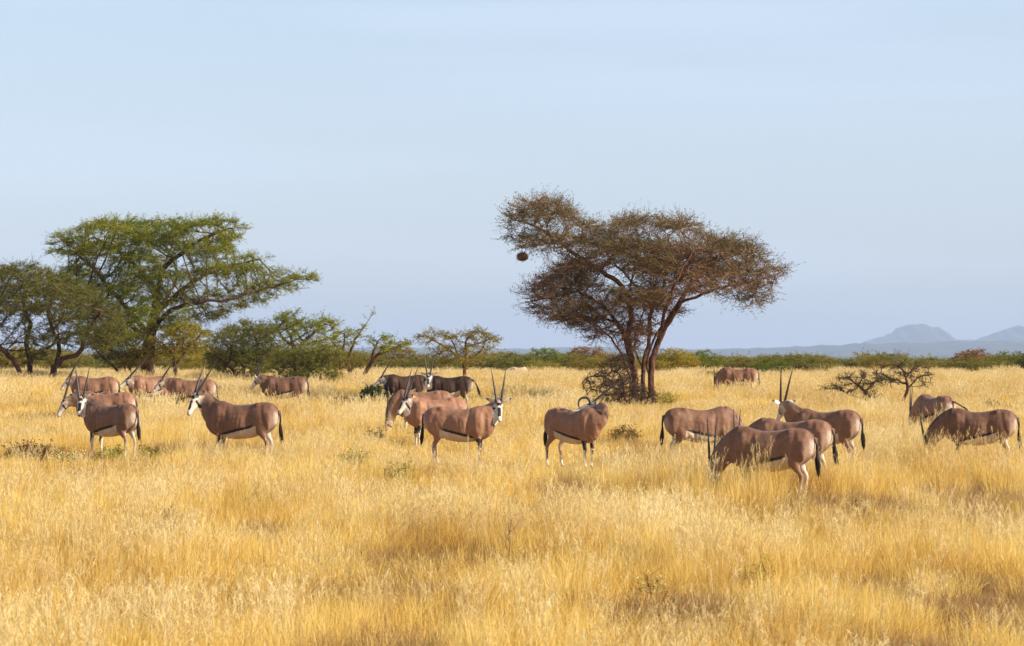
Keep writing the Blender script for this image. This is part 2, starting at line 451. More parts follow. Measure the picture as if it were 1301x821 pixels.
    C = np.tile(fawn, (n, 1))
    jit = np.array([noise.noise(Vector((a * 9, b * 9, c2 * 9))) for a, b, c2 in co]) * .02
    def put(mask, col, soft=None):
        C[mask] = col
    def blend(w, col):
        w = np.clip(w, 0, 1)[:, None]
        C[:] = C * (1 - w) + np.asarray(col) * w
    h0 = np.array(poll); dv = np.array(d); uv = np.array(u); sv = np.array(side)
    rel = co - h0
    ht = rel @ dv; hu = rel @ uv; hs = rel @ sv
    head = (ht > -.05) & (ht < .5) & (np.abs(hs) < .12) & (hu > -.20) & (hu < .12)
    pc = np.array([np.array(p) for p, _, _ in ncurve]); ph = np.array([h for _, h, _ in ncurve]); pu = np.array([np.array(q) for _, _, q in ncurve])
    dist = np.linalg.norm(co[:, None, :] - pc[None], axis=2)
    ni = dist.argmin(1); nd = dist[np.arange(n), ni]
    neck = (~head) & (nd < ph[ni] * 1.3) & (ni >= 4)
    tor = ~(head | neck)
    # darker saddle along back
    blend(np.where(tor, (z + .12 * 0 - 1.0 + jit) / .12, 0) * .55 * (ay < .24), back)
    # belly
    zs = .565 + (.36 - x) * .24
    inx = tor & (x < .36) & (x > -.36) & (z > .43)
    blend(np.where(inx, (zs - z + jit * .3) / .02, 0), (.53, .42, .31))
    tz = np.clip((.37 - x) / .1, 0, 1) * np.clip((x + .33) / .1, 0, 1)
    put(inx & (np.abs(z - zs) < .026 * tz + .0) & (ay > .08), black)
    # dorsal line
    put(tor & (ay < .016) & (z > 1.05), black)
    put(neck & ((co - pc[ni]) * pu[ni]).sum(1).__gt__(ph[ni] * .80) & (ay < .30) & (nd > ph[ni] * .86), back * .45)
    # rump edge and inner thighs
    blend(np.where(tor, np.clip((-.67 - x) / .06, 0, 1) * np.clip((1.02 - z) / .08, 0, 1) * np.clip((z - .5) / .1, 0, 1), 0) * .6, white)
    blend(np.where(tor, np.clip((-.56 - x) / .14, 0, 1) * np.clip((.98 - z) / .22, 0, 1) * np.clip((z - .40) / .1, 0, 1), 0) * .55, cream)
    inner = (np.sign(y) * no[:, 1] < -.15) & (z < .92) & (x < -.2)
    put(inner & tor & (z > .12), white * .95)
    inner2 = (np.sign(y) * no[:, 1] < -.15) & (z < .60) & (x > .25)
    put(inner2 & tor, white * .9)
    # legs
    fl = tor & (x > .15) & (z < .60) & ((z < .43) | ((x > .31) & (ay > .085)))
    blend(np.where(fl, (.47 - z + jit) / .03, 0), white)
    frontface = no[:, 0] > -.45
    put(fl & (z + jit > .385) & (z + jit < .545) & frontface, black)
    put(fl & (z < .38) & (z > .12) & (no[:, 0] > .75), black * 2)
    hl = tor & (x < -.15) & (z < .50)
    blend(np.where(hl, (.42 - z + jit) / .12, 0) * .85, cream)
    blend(np.where(hl, (.28 - z + jit) / .08, 0) * .7, white * .9)
    put(hl & (z < .35) & (z > .16) & (no[:, 0] > .72), fawn * .5)
    put(tor & (z < .055), black)
    # neck underside lighter, throat stripe
    blend(np.where(neck, np.clip((ni - 3.5) / 6, 0, 1) * .42, 0), cream * np.array((1, .86, .78)) * .95 * dark)
    put(neck & (ni >= 9) & (hs.__abs__() < .02) & (hu < -.06), black)
    # face
    blend(np.where(head, 1, 0), white)
    blend(np.where(head & (hu < -.0), (.20 - ht + hu * .2) / .08, 0) * .8, cream * .72)
    fw = .048 - .06 * (ht - .12) ** 2
    put(head & (hu > -.02) & (np.abs(hs) < fw) & (ht > .035) & (ht < .10), black)
    put(head & (hu > -.035) & (np.abs(hs) < .034) & (ht > .14) & (ht < .32), black)
    put(head & (np.abs(hs) > .038) & (np.abs(ht - .12 - (-hu) * .35) < .024) & (hu < .02), black)
    put(head & (ht < .03) & (ht > -.06), cream)
    put(head & (ht > .405), black * 2.2)
    # ears and tail dock are joined to the same body mesh
    mb2 = MB()
    ecol = []
    for s in (-1, 1):
        b0 = poll + side * s * .065 + u * .03 - d * .015
        ed = (side * s * .92 + u * .12 - d * .30).normalized()
        fn = (d * .6 + u * .2).normalized(); fn = (fn - ed * fn.dot(ed)).normalized(); wn = ed.cross(fn)
        mb2.loft([ring(b0 + ed * (t * .20), wn, fn, .052 * w, .013 * max(w, .4), 12, 2) for t, w in [(0, .35), (.15, .75), (.4, 1), (.65, .85), (.85, .48), (1, .1)]])
        for t in (0, .15, .4, .65, .85, 1):
            for i in range(12):
                a = math.cos(2 * math.pi * i / 12)
                ecol.append(black * 1.5 if (t > .7 or abs(a) > .93) else (white * .9 if t > .1 else cream))
        ecol += [cream, black]
    tb = Vector((-.70, 0, 1.05)); sw, lift = tail
    tpts = [tb, tb + Vector((-.055, sw * .06, -.04 + lift * .03)), tb + Vector((-.075 - lift * .14, sw * .2, -.17 + lift * .20)), tb + Vector((-.075 - lift * .30, sw * .42, -.32 + lift * .30))]
    def frame(p, dr, r, n):
        dr = dr.normalized(); sd = dr.cross(XA if abs(dr.x) < .7 else ZA).normalized()
        return ring(p, sd, dr.cross(sd), r, r, n, 2)
    tg = [tpts[1] - tpts[0], tpts[2] - tpts[0], tpts[3] - tpts[1], tpts[3] - tpts[2]]
    mb2.loft([frame(p, dr, r, 10) for p, dr, r in zip(tpts, tg, (.034, .028, .018, .016))])
    ecol += [fawn] * 20 + [black] * 10 + [black] * 10 + [fawn, black]
    o0 = len(verts)
    verts += [tuple(v) for v in mb2.v]; faces += [tuple(i + o0 for i in f) for f in mb2.f]
    me = bpy.data.meshes.new('oryx_body'); me.from_pydata(verts, [], faces); me.materials.append(M['pelt'])
    me.polygons.foreach_set('use_smooth', np.ones(len(me.polygons), dtype=bool)); me.update()
    ca = me.color_attributes.new('pelt', 'FLOAT_COLOR', 'POINT')
    allc = np.ones((len(verts), 4), dtype=np.float32); allc[:n, :3] = C; allc[n:, :3] = np.array(ecol)
    ca.data.foreach_set('color', allc.ravel())
    link(bpy.data.objects.new('body', me), root)
    # tail tuft
    tt = MB(); e = tpts[-1]; td = Vector((-.03 - lift * .25, sw * .30, -.36 + lift * .15)).normalized()
    tt.loft([frame(e - td * .06 + td * (t * .38), td, w, 10) for t, w in [(0, .018), (.2, .030), (.45, .038), (.7, .034), (.9, .018), (1, .004)]])
    rr = random.Random(int(cxp))
    for k in range(26):
        a = rr.uniform(0, 6.28); w = rr.uniform(.015, .036); st = e + td * rr.uniform(0, .22) + Vector((math.cos(a), math.sin(a), 0)) * w
        en = st + td * rr.uniform(.08, .2) + Vector((math.cos(a), math.sin(a), 0)) * .02
        tt.loft([frame(st, td, .006, 4), frame(en, td, .001, 4)])
    link(bpy.data.objects.new('tail_tuft', tt.mesh('tail_tuft', [M['black_hair']])), root)
    # eyes
    for s in (-1, 1):
        eb = MB(); ec = poll + d * .10 + side * s * .056 + u * .006
        eb.loft([ring(ec + side * s * .02 * math.cos(a), d, u, .018 * math.sin(a) + .0005, .015 * math.sin(a) + .0005, 10, 2) for a in [math.pi - q * math.pi / 6 for q in range(7)]])
        link(bpy.data.objects.new('eye', eb.mesh('eye', [M['eye']])), root)
    # horns
    hd = (-d * math.cos(R(ha)) + u * math.sin(R(ha))).normalized()
    for s in (-1, 1):
        hb = MB(); b0 = poll + d * .05 + side * s * .036 + u * .035
        dirv = (hd + side * s * hspread).normalized()
        rings = []
        nseg = 56
        if curl and s == curl:
            # deformed horn curled over in a hook
            p = b0.copy(); ang = 0
            hdn = (hd * .75 + u * .65).normalized(); frd = (d * .9 + u * .25).normalized(); frd = (frd - hdn * frd.dot(hdn)).normalized()
            for i in range(nseg + 1):
                t = i / nseg
                r = .026 * (1 - t) + .009 + (.0022 if (i % 2) else 0)
                ang = -.15 + 4.5 * t ** .9
                dr = hdn * math.cos(ang) + frd * math.sin(ang)
                sd = side; up = dr.cross(sd).normalized()
                rings.append(ring(p, sd, up, r, r, 10, 2))
                p = p + dr * (.52 / nseg)
        else:
            for i in range(nseg + 1):
                t = i / nseg
                r = .025 * (1 - t) ** .8 + .003 + (.0025 if (i % 2 and t < .6) else 0)
                p = b0 + dirv * (t * hlen) - u * (.05 * (t ** 2) * hlen) * (0 if grazing else 1)
                sd = (side - dirv * side.dot(dirv)).normalized(); up = dirv.cross(sd)
                rings.append(ring(p, sd, up, r, r, 10, 2))
        hb.loft(rings)
        link(bpy.data.objects.new('horn', hb.mesh('horn', [M['horn']])), root)
    return root

ORYX = [
 dict(cxp=985, Y=51.5, heading=156, dark=.86, poll=(1.20, -.05, .34), hyaw=148, hpitch=-80, hlen=1.05, ha=9, grazing=True, hspread=.13,
      label='nearest oryx of all, grazing, its two upright horns left of its shoulder'),
 dict(cxp=1011, Y=55.5, heading=152, poll=(1.20, 0, .38), hyaw=148, hpitch=-80, hlen=1.0, ha=9, grazing=True, dark=1.02,
      label='oryx showing only back and rump right behind the nearest grazing oryx'),
 dict(cxp=1053, Y=62, heading=150, poll=(1.08, 0, 1.26), hyaw=112, hpitch=-50, hlen=.92, ha=28, hspread=.12, dark=.88,
      label='oryx with raised head turned away and two tall horns, in the right hand cluster'),
 dict(cxp=885, Y=63.6, heading=14, poll=(1.0, -.06, .34), hyaw=-10, hpitch=-80, hlen=.72, ha=0, grazing=True, dark=.78,
      label='oryx facing right with lowered head, left of the nearest grazing oryx'),
 dict(cxp=729, Y=63, keep=True, heading=-46, poll=(.22, .30, 1.20), hyaw=183, hpitch=-18, hlen=.95, ha=22, necks=((.76, .05, 1.04), (.64, .32, 1.18)), curl=1, dark=1.12,
      hspread=.04, steps=(.03, -.05, -.08, .06), label='oryx with one curled hooked horn, head turned back over its shoulder'),
 dict(cxp=579, Y=64, heading=-15, poll=(.98, .10, 1.25), hyaw=-84, hpitch=-58, hlen=.83, ha=24, dark=1.15, hspread=.15,
      steps=(.04, -.05, .10, -.05), label='pale flanked oryx standing side on, masked face and both ears towards the camera'),
 dict(cxp=557, Y=72, heading=196, poll=(.84, .02, 1.14), hyaw=212, hpitch=-52, hlen=.90, ha=20, dark=1.25, hspread=.12,
      label='light tan oryx facing left just behind the pale flanked one'),
 dict(cxp=541, Y=79.5, heading=184, poll=(1.04, 0, .35), hyaw=185, hpitch=-80, hlen=.95, ha=8, grazing=True, dark=1.05,
      label='oryx with pale rump and lowered head directly behind the light tan oryx'),
 dict(cxp=518, Y=105, heading=183, poll=(.95, 0, 1.05), hyaw=180, hpitch=-42, hlen=.92, ha=20, dark=.27,  # coat darkened to stand in for tree shade on this animal
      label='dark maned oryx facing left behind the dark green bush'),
 dict(cxp=574, Y=101, heading=176, poll=(.80, .04, 1.18), hyaw=264, hpitch=-60, hlen=.90, ha=26, dark=.17, hspread=.16, tail=(-.12, .3),  # tree shade painted into the coat, not a darker pelt
      label='shade-darkened oryx, face towards the camera, tail slightly lifted, under the small sparse acacia'),
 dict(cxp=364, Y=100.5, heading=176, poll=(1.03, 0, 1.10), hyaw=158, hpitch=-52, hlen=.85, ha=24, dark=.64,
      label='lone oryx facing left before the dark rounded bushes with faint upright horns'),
 dict(cxp=312, Y=65, scale=1.06, heading=163, poll=(1.12, 0, 1.30), hyaw=220, hpitch=-58, hlen=.92, ha=6, dark=.74, hspread=.16,
      label='large brown oryx facing left, two dry stalks in front of its shoulder'),
 dict(cxp=145, Y=67, heading=143, poll=(1.0, .05, 1.27), hyaw=262, hpitch=-58, hlen=.80, ha=26, dark=.80, hspread=.16,
      label='left oryx with its black and white face turned to the camera'),
 dict(cxp=138, Y=78, heading=176, poll=(1.20, 0, .92), hyaw=184, hpitch=-62, hlen=.88, ha=14, dark=1.08,
      label='oryx with pale lowered head half hidden behind the left camera facing oryx'),
 dict(cxp=123, Y=100, heading=180, poll=(.97, 0, 1.06), hyaw=182, hpitch=-48, hlen=1.02, ha=14, dark=.92,
      label='farther oryx facing left above the pair at the left, below the leaning acacia trunk'),
 dict(cxp=194, Y=103, heading=203, poll=(.88, 0, 1.04), hyaw=194, hpitch=-38, hlen=1.05, ha=12, dark=1.08,
      label='oryx with white muzzle under the big green acacia, its rump hidden by the next one'),
 dict(cxp=247, Y=95, heading=172, poll=(1.12, 0, 1.06), hyaw=190, hpitch=-45, hlen=.92, ha=14, dark=1.0,
      label='oryx facing left with white edged rump, in front of the big green acacia trunk'),
 dict(cxp=941, Y=121, heading=170, poll=(1.06, 0, .34), hyaw=165, hpitch=-78, hlen=.8, ha=14, grazing=True, dark=1.0,
      label='farthest oryx, grazing alone right of the tall dry acacia'),
 dict(cxp=1190, Y=77, heading=116, scale=.97, poll=(1.28, 0, .34), hyaw=165, hpitch=-82, hlen=1.1, ha=6, grazing=True, dark=1.05, tail=(-.65, .4),
      label='oryx seen from behind with its tail swung out to the right'),
 dict(cxp=1249, Y=62, heading=165, poll=(1.22, 0, .34), hyaw=172, hpitch=-88, hlen=.98, ha=12, grazing=True, dark=.70,
      label='rightmost oryx, dark brown with white belly, grazing head down'),
]
for o in ORYX:
    q = o.get('keep', False); o.pop('keep', None)
    if not q:
        o['cxp'] += math.cos(R(o['heading'])) * .10 * F / o['Y']
        p = o['poll']; o['poll'] = ((p[0] - .1) / 1.145, p[1] / 1.145, 1.15 - (1.15 - p[2]) / 1.145)
    o['Y'] *= .949; o['scale'] = 1.086 * o.get('scale', 1); o['hlen'] /= 1.1
    make_oryx(**o)

# ------------------------------------------------------------------ trees
def resample(pts, step):
    pts = np.asarray(pts, dtype=float)
    # Catmull-Rom
    out = []
    n = len(pts)
    for i in range(n - 1):
        p0 = pts[max(i - 1, 0)]; p1 = pts[i]; p2 = pts[i + 1]; p3 = pts[min(i + 2, n - 1)]
        k = max(2, int(np.linalg.norm(p2 - p1) / step))
        for j in range(k):
            t = j / k
            out.append(.5 * ((2 * p1) + (-p0 + p2) * t + (2 * p0 - 5 * p1 + 4 * p2 - p3) * t * t + (-p0 + 3 * p1 - 3 * p2 + p3) * t ** 3))
    out.append(pts[-1])
    return np.array(out)

def colonize(paths, atts, step, kill, iters, rng, wob=.25, up=.0, infl=1e9):
    cap = 30000
    pos = np.zeros((cap, 3)); par = np.full(cap, -1, dtype=int); nn = 0
    for k, pth in enumerate(paths):
        r = resample(pth, step)
        r[1:-1] += rng.normal(0, step * .10, r[1:-1].shape)
        if k == 0 or (len(pth[0]) and nn == 0):
            prev = -1; st = 0
        else:
            dd = np.linalg.norm(pos[:nn] - r[0], axis=1); j = dd.argmin()
            if dd[j] < step * 3: prev = j; st = 1
            else: prev = -1; st = 0
        for q in r[st:]:
            pos[nn] = q; par[nn] = prev; prev = nn; nn += 1
    atts = np.array(atts); m = len(atts)
    best = np.full(m, 1e9); bi = np.zeros(m, dtype=int); alive = np.ones(m, dtype=bool)
    def upd(a, b):
        for s in range(a, b, 400):
            e = min(b, s + 400)
            D = np.linalg.norm(atts[:, None] - pos[None, s:e], axis=2)
            j = D.argmin(1); dm = D[np.arange(m), j]
            w = dm < best
            best[w] = dm[w]; bi[w] = s + j[w]
    upd(0, nn)
    nchild = np.zeros(cap, dtype=int)
    for it in range(iters):
        alive &= best > kill
        act = alive & (best < infl)
        if not act.any(): break
        ids = bi[act]
        v = norm(atts[act] - pos[ids])
        acc = np.zeros((nn, 3)); np.add.at(acc, ids, v)
        src = np.unique(ids)
        src = src[nchild[src] < 4]
        if len(src) == 0: break
        dd = norm(acc[src] + rng.normal(0, wob, (len(src), 3)) + np.array([0, 0, up]))
        new = pos[src] + dd * step
        a = nn
        if nn + len(src) >= cap: break
        pos[nn:nn + len(src)] = new; par[nn:nn + len(src)] = src; nchild[src] += 1
        nn += len(src)
        upd(a, nn)
    return pos[:nn], par[:nn]

def radii(pos, par, tip, root):
    n = len(pos)
    cnt = np.zeros(n); has = np.zeros(n, dtype=bool)
    has[par[par >= 0]] = True
    cnt[~has] = 1
    for i in range(n - 1, -1, -1):
        if par[i] >= 0: cnt[par[i]] += cnt[i]
    mxc = cnt.max()
    p = math.log(max(mxc, 2)) / math.log(root / tip)
    return tip * cnt ** (1 / p), ~has

def tubes(pos, par, rad, name, mats, k=6):
    e = np.where(par >= 0)[0]
    a = pos[par[e]]; b = pos[e]; rb = rad[e]; ra = np.minimum(rad[par[e]], rb * 1.3)
    dr = norm(b - a)
    b = b + dr * rb[:, None] * .35
    ref = np.where(np.abs(dr[:, 2:3]) < .9, np.array([[0, 0, 1.]]), np.array([[1., 0, 0]]))
    s = norm(np.cross(dr, ref)); t = np.cross(dr, s)
    ang = np.arange(k) * 2 * np.pi / k
    ca = np.cos(ang)[None, :, None]; sa = np.sin(ang)[None, :, None]
    off = s[:, None] * ca + t[:, None] * sa
    va = a[:, None] + off * ra[:, None, None]; vb = b[:, None] + off * rb[:, None, None]
    V = np.concatenate([va, vb], 1).reshape(-1, 3)
    base = (np.arange(len(e)) * 2 * k)[:, None]
    i = np.arange(k)[None]; j = (np.arange(k)[None] + 1) % k
    f = np.stack([base + i, base + j, base + k + j, base + k + i], -1).reshape(-1, 4)
    return mesh_np(name, V, [f], mats, smooth_sh=True)

def crown_mesh(name, starts, dirs, rng, twigs=4, tl=.4, tw=.012, leaves=6, ll=.07, lw=.03, spread=.8, flat=.6, up=.15, mats=None, subtw=0):
    """twigs from each start point and leaf sprays along them"""
    S = np.repeat(starts, twigs, 0); D = np.repeat(dirs, twigs, 0)
    n = len(S)
    S = S + rng.uniform(-.05, .05, S.shape)
    D = norm(D * np.array([1, 1, .7]) + rng.normal(0, spread, (n, 3)) * np.array([1, 1, .38]) + np.array([0, 0, up]))
    Ln = tl * rng.uniform(.45, 1.25, n)
    mid = S + D * (Ln * .5)[:, None] + rng.normal(0, .03, (n, 3))
    D2 = norm(D + rng.normal(0, .35, (n, 3)))
    E = mid + D2 * (Ln * .5)[:, None]
    W = norm(np.cross(D, rng.normal(0, 1, (n, 3)))) * tw * .5
    V = [S - W, S + W, mid + W * .7, mid - W * .7, E + W * .25, E - W * .25]
    tv = np.stack(V, 1).reshape(-1, 3)
    b = np.arange(n)[:, None] * 6
    tf = np.concatenate([b + np.array([[0, 1, 2, 3]]), b + np.array([[3, 2, 4, 5]])], 0)
    trnd = np.tile(rng.uniform(0, 1, n), 2)
    if leaves <= 0:
        return mesh_np(name, tv, [tf], mats, np.zeros(len(tf)), fattr=trnd)
    m = n * leaves
    q = np.repeat(np.arange(n), leaves)
    t = rng.uniform(.15, 1.05, m)
    c = np.where((t < .5)[:, None], S[q] + (mid[q] - S[q]) * (t * 2)[:, None], mid[q] + (E[q] - mid[q]) * ((t - .5) * 2)[:, None])
    c = c + rng.normal(0, ll * .45, (m, 3)) * np.array([1, 1, .6])
    a = rng.normal(0, 1, (m, 3)) + D[q] * .6; a[:, 2] *= (1 - flat * .7); a = norm(a)
    nr = rng.normal(0, 1, (m, 3)); nr[:, 2] += flat * 2.5
    bb = norm(np.cross(nr, a))
    L_ = ll * rng.uniform(.6, 1.35, m)[:, None] * .5; W_ = lw * rng.uniform(.6, 1.3, m)[:, None] * .5
    lv = np.stack([c - a * L_, c + bb * W_, c + a * L_, c - bb * W_], 1).reshape(-1, 3)
    lf = np.arange(m * 4).reshape(m, 4) + len(tv)
    V = np.concatenate([tv, lv]); 
    # shade shared by a spray of leaves, jittered per leaf
    lr = np.clip(rng.uniform(0, 1, n)[q] * .6 + rng.uniform(0, 1, m) * .4, 0, 1)
    return mesh_np(name, V, [tf, lf], mats, np.concatenate([np.zeros(len(tf)), np.ones(len(lf))]), fattr=np.concatenate([trnd, lr]))

def in_poly(x, y, poly):
    c = np.zeros(len(x), dtype=bool); n = len(poly); j = n - 1
    for i in range(n):
        xi, yi = poly[i]; xj, yj = poly[j]
        w = ((yi > y) != (yj > y)) & (x < (xj - xi) * (y - yi) / (yj - yi + 1e-9) + xi)
        c ^= w; j = i
    return c

def poly_attractors(poly, Y, depth, n, rng, lay=0, nscale=.9, thr=-.05, yoff=0):
    """points spread through a solid crown: outline from the photograph, rounded depth, gaps between leaf layers"""
    poly = np.array(poly, dtype=float)
    x0, y0 = poly.min(0); x1, y1 = poly.max(0); cx = (x0 + x1) / 2; hw = (x1 - x0) / 2
    out = []
    while len(out) < n:
        k = 4000
        px = rng.uniform(x0, x1, k); py = rng.uniform(y0, y1, k)
        ok = in_poly(px, py, poly)
        px, py = px[ok], py[ok]
        # local half-height controls local depth so edges are thin
        dd = depth * np.sqrt(np.clip(1 - ((px - cx) / hw) ** 2, .06, 1))
        dy = rng.uniform(-1, 1, len(px)) * dd
        for a, b, c in zip(px, py, dy):
            p = P(a, b, Y + yoff + c)
            q = (p.x * .42, p.y * .42, p.z * 1.7 + Y) if lay else (p.x * nscale, p.y * nscale, p.z * nscale * 2.4 + Y)
            if noise.noise(Vector(q)) > thr:
                out.append(tuple(p))
                if len(out) >= n: break
    return np.array(out)

def tree(name, label, cat, Y, paths, polys, depth, natt, step=.3, kill=.38, root_r=.2, tip_r=.010, bark='bark',
         leafmat='leaf_green', twigmat='twig_dark', cr=None, seed=1, group=None, thin=.03, thr=-.05, iters=80, up=.02, nscale=.9, lay=0, shrink=1.0):
    rng = np.random.default_rng(seed)
    if shrink != 1.0:
        pc = np.concatenate([np.array(p, dtype=float) for p in polys[:2]]).mean(0)
        polys = [[tuple(pc + (np.array(q) - pc) * np.array([shrink, shrink])) for q in p] for p in polys]
    W = []
    for pth in paths:
        w = []
        for q in pth:
            px, py = q[0], q[1]; dy = q[2] if len(q) > 2 else 0
            if py is None:
                v = P(px, CY0 + CZ * F / (Y + dy), Y + dy); w.append((v.x, v.y, gz(v.x, v.y) - .08))
            else:
                w.append(tuple(P(px, py, Y + dy)))
        W.append(w)
    A = []
    for k, pl in enumerate(polys):
        fr = natt[k] if isinstance(natt, (list, tuple)) else natt // len(polys)
        dpt = depth[k] if isinstance(depth, (list, tuple)) else depth
        A.append(poly_attractors(pl, Y, dpt, fr, rng, thr=thr, nscale=nscale, lay=lay))
    A = np.concatenate(A)
    pos, par = colonize(W, A, step, kill, iters, rng, up=up)
    rad, tips = radii(pos, par, tip_r, root_r)
    base = np.array(W[0][0])
    root = empty(name, tuple(base))
    tag(root, label, cat, group)
    pos = pos - base
    link(bpy.data.objects.new('trunk', tubes(pos, par, rad, 'trunk', [M[bark]], 7)), root)
    sel = np.where((rad < thin) & (par >= 0))[0]
    dirs = norm(pos[sel] - pos[par[sel]])
    kw = dict(twigs=4, tl=.4, tw=.012, leaves=6, ll=.08, lw=.03)
    kw.update(cr or {})
    link(bpy.data.objects.new('crown', crown_mesh('crown', pos[sel], dirs, rng, mats=[M[twigmat], M[leafmat]], **kw)), root)
    return root

# tall dry acacia in the centre
T2 = 102.0
tree('acacia_tree', 'tallest flat topped acacia with reddish dry crown, three bare trunks and a hanging nest', 'tree', T2,
  [[(809, None), (806, 485), (802, 458), (797, 434), (784, 410, -.5), (763, 387, -1), (735, 372, -1.5), (700, 378, -1.8), (672, 384, -2)],
   [(816, None, .6), (818, 465, .5), (825, 431, .6), (828, 393, .8), (842, 366, 1), (845, 335, 1.2), (850, 300, 1.5)],
   [(826, None, -.5), (830, 451, -.5), (838, 431, -.5), (855, 400, -.8), (866, 385, -1), (893, 375, -1.4), (910, 367, -1.6), (947, 359, -1.5), (985, 350, -1.2)],
   [(866, 385, -1), (875, 364, -.8), (893, 342, -.5), (920, 323, -.2), (955, 318, 0)],
   [(797, 434, 0), (801, 405, .8), (799, 376, 1.2), (805, 345, 1.5), (812, 300, 1.5)],
   [(799, 378, 1.2), (784, 357, .5), (757, 340, 0), (733, 325, -.3), (705, 303, -.5), (678, 286, -.5), (655, 280, -.6)],
   [(784, 410, -.5), (765, 405, .8), (740, 402, 1.5), (715, 407, 2)],
   [(828, 393, .8), (815, 370, 2), (790, 345, 3), (770, 320, 3.4)],
   [(806, 490), (790, 455, 1), (782, 430, 1.6), (768, 412, 2.0)],
   [(834, None, .9), (826, 480, .9), (822, 455, 1.0), (834, 425, 1.4), (850, 400, 1.8), (872, 372, 2.2)],
   [(802, None, -.8), (800, 480, -.8), (792, 455, -1), (776, 430, -1.4), (752, 412, -1.8), (728, 400, -2)],
   [(818, 470, .5), (806, 440, 1.6), (815, 405, 2.5), (822, 370, 3)],
   [(838, 431, -.5), (842, 405, -1.5), (850, 380, -2.6), (862, 350, -3), (880, 320, -3)]],
  [[(640, 268), (652, 258), (664, 254), (690, 251), (709, 254), (722, 262), (733, 277), (752, 283), (773, 287), (797, 273), (830, 277), (872, 276), (890, 288), (910, 297), (936, 303), (961, 307),
    (978, 318), (972, 328), (990, 338), (1009, 345), (1005, 362), (985, 372), (965, 378), (945, 368), (920, 372), (890, 378), (868, 372), (850, 385), (820, 392), (790, 398), (770, 385), (735, 375),
    (715, 340), (725, 332), (705, 318), (682, 321), (658, 322), (640, 308), (634, 295), (636, 280)],
   [(651, 383), (665, 370), (680, 358), (698, 345), (722, 333), (760, 345), (800, 360), (800, 400), (780, 412), (750, 410), (728, 424), (705, 408), (680, 406), (665, 396)],
   [(700, 405), (760, 408), (772, 430), (752, 436), (730, 427), (712, 418)],
   [(920, 372), (985, 368), (1000, 372), (965, 393), (925, 385)],
   [(800, 300), (960, 312), (950, 345), (880, 360), (800, 360), (720, 335)],
   [(765, 385), (872, 385), (850, 432), (838, 450), (800, 450), (780, 430)]],
  [3.6, 3.0, 1.4, 1.2, 3.4, 1.6], [2900, 1100, 150, 130, 1100, 330], step=.24, kill=.27, root_r=.205, tip_r=.006, bark='bark_red', leafmat='leaf_dry', twigmat='twig',
  cr=dict(twigs=7, tl=.62, tw=.014, leaves=10, ll=.062, lw=.027, flat=.6, spread=.60), seed=4, thr=-.07, lay=1, shrink=.965)

# big green acacia on the left
T1 = 152
tree('acacia_tree', 'big green acacia with layered spreading crown and one stout dark trunk', 'tree', T1,
  [[(186, None), (188, 462), (190, 440), (191, 420), (196, 400), (200, 370, 1), (208, 340, 1), (218, 315, 1)],
   [(190, 440), (200, 412, -1), (222, 392, -2), (255, 383, -2.5), (290, 380, -2.6), (325, 370, -2.4), (365, 359, -2), (396, 355, -2)],
   [(196, 400, 0), (228, 372, .5), (258, 350, 1.5), (290, 338, 2), (330, 330, 2)],
   [(190, 425, 0), (172, 405, 0), (150, 380, -.5), (130, 355, -.5), (113, 335, -.3), (90, 318, 0)],
   [(200, 372, 1), (180, 345, 1.5), (150, 318, 2), (120, 302, 2)],
   [(208, 340, 1), (240, 315, 0), (270, 297, -.5), (295, 290, -.8)],
   [(190, 430, 0), (160, 410, -2), (125, 395, -3.5), (95, 385, -4)],
   [(196, 402, 0), (210, 380, 3), (225, 350, 4.5), (215, 320, 5)]],
  [[(48, 321), (65, 302), (86, 297), (106, 287), (142, 278), (175, 281), (207, 281), (240, 279), (268, 276), (310, 284), (304, 298), (303, 308), (288, 318), (270, 324), (240, 322), (200, 330), (150, 332), (110, 328), (80, 322)],
   [(230, 335), (265, 328), (323, 323), (357, 333), (352, 342), (320, 348), (280, 352), (235, 352)],
   [(270, 368), (307, 360), (345, 345), (375, 345), (414, 350), (412, 357), (392, 363), (371, 371), (345, 380), (310, 388), (281, 402), (260, 410), (235, 405), (240, 380)],
   [(74, 340), (110, 335), (160, 338), (220, 342), (250, 355), (260, 380), (240, 405), (225, 425), (195, 415), (165, 430), (135, 430), (112, 405), (90, 380)]],
  [5.5, 3.2, 3.0, 5.5], [2300, 420, 700, 2000], step=.34, kill=.38, root_r=.36, tip_r=.010, bark='bark_dark', leafmat='leaf_green', twigmat='twig_dark',
  cr=dict(twigs=7, tl=.58, tw=.016, leaves=16, ll=.085, lw=.034, flat=.8, spread=.55, up=.08), seed=9, thr=.02, lay=1)

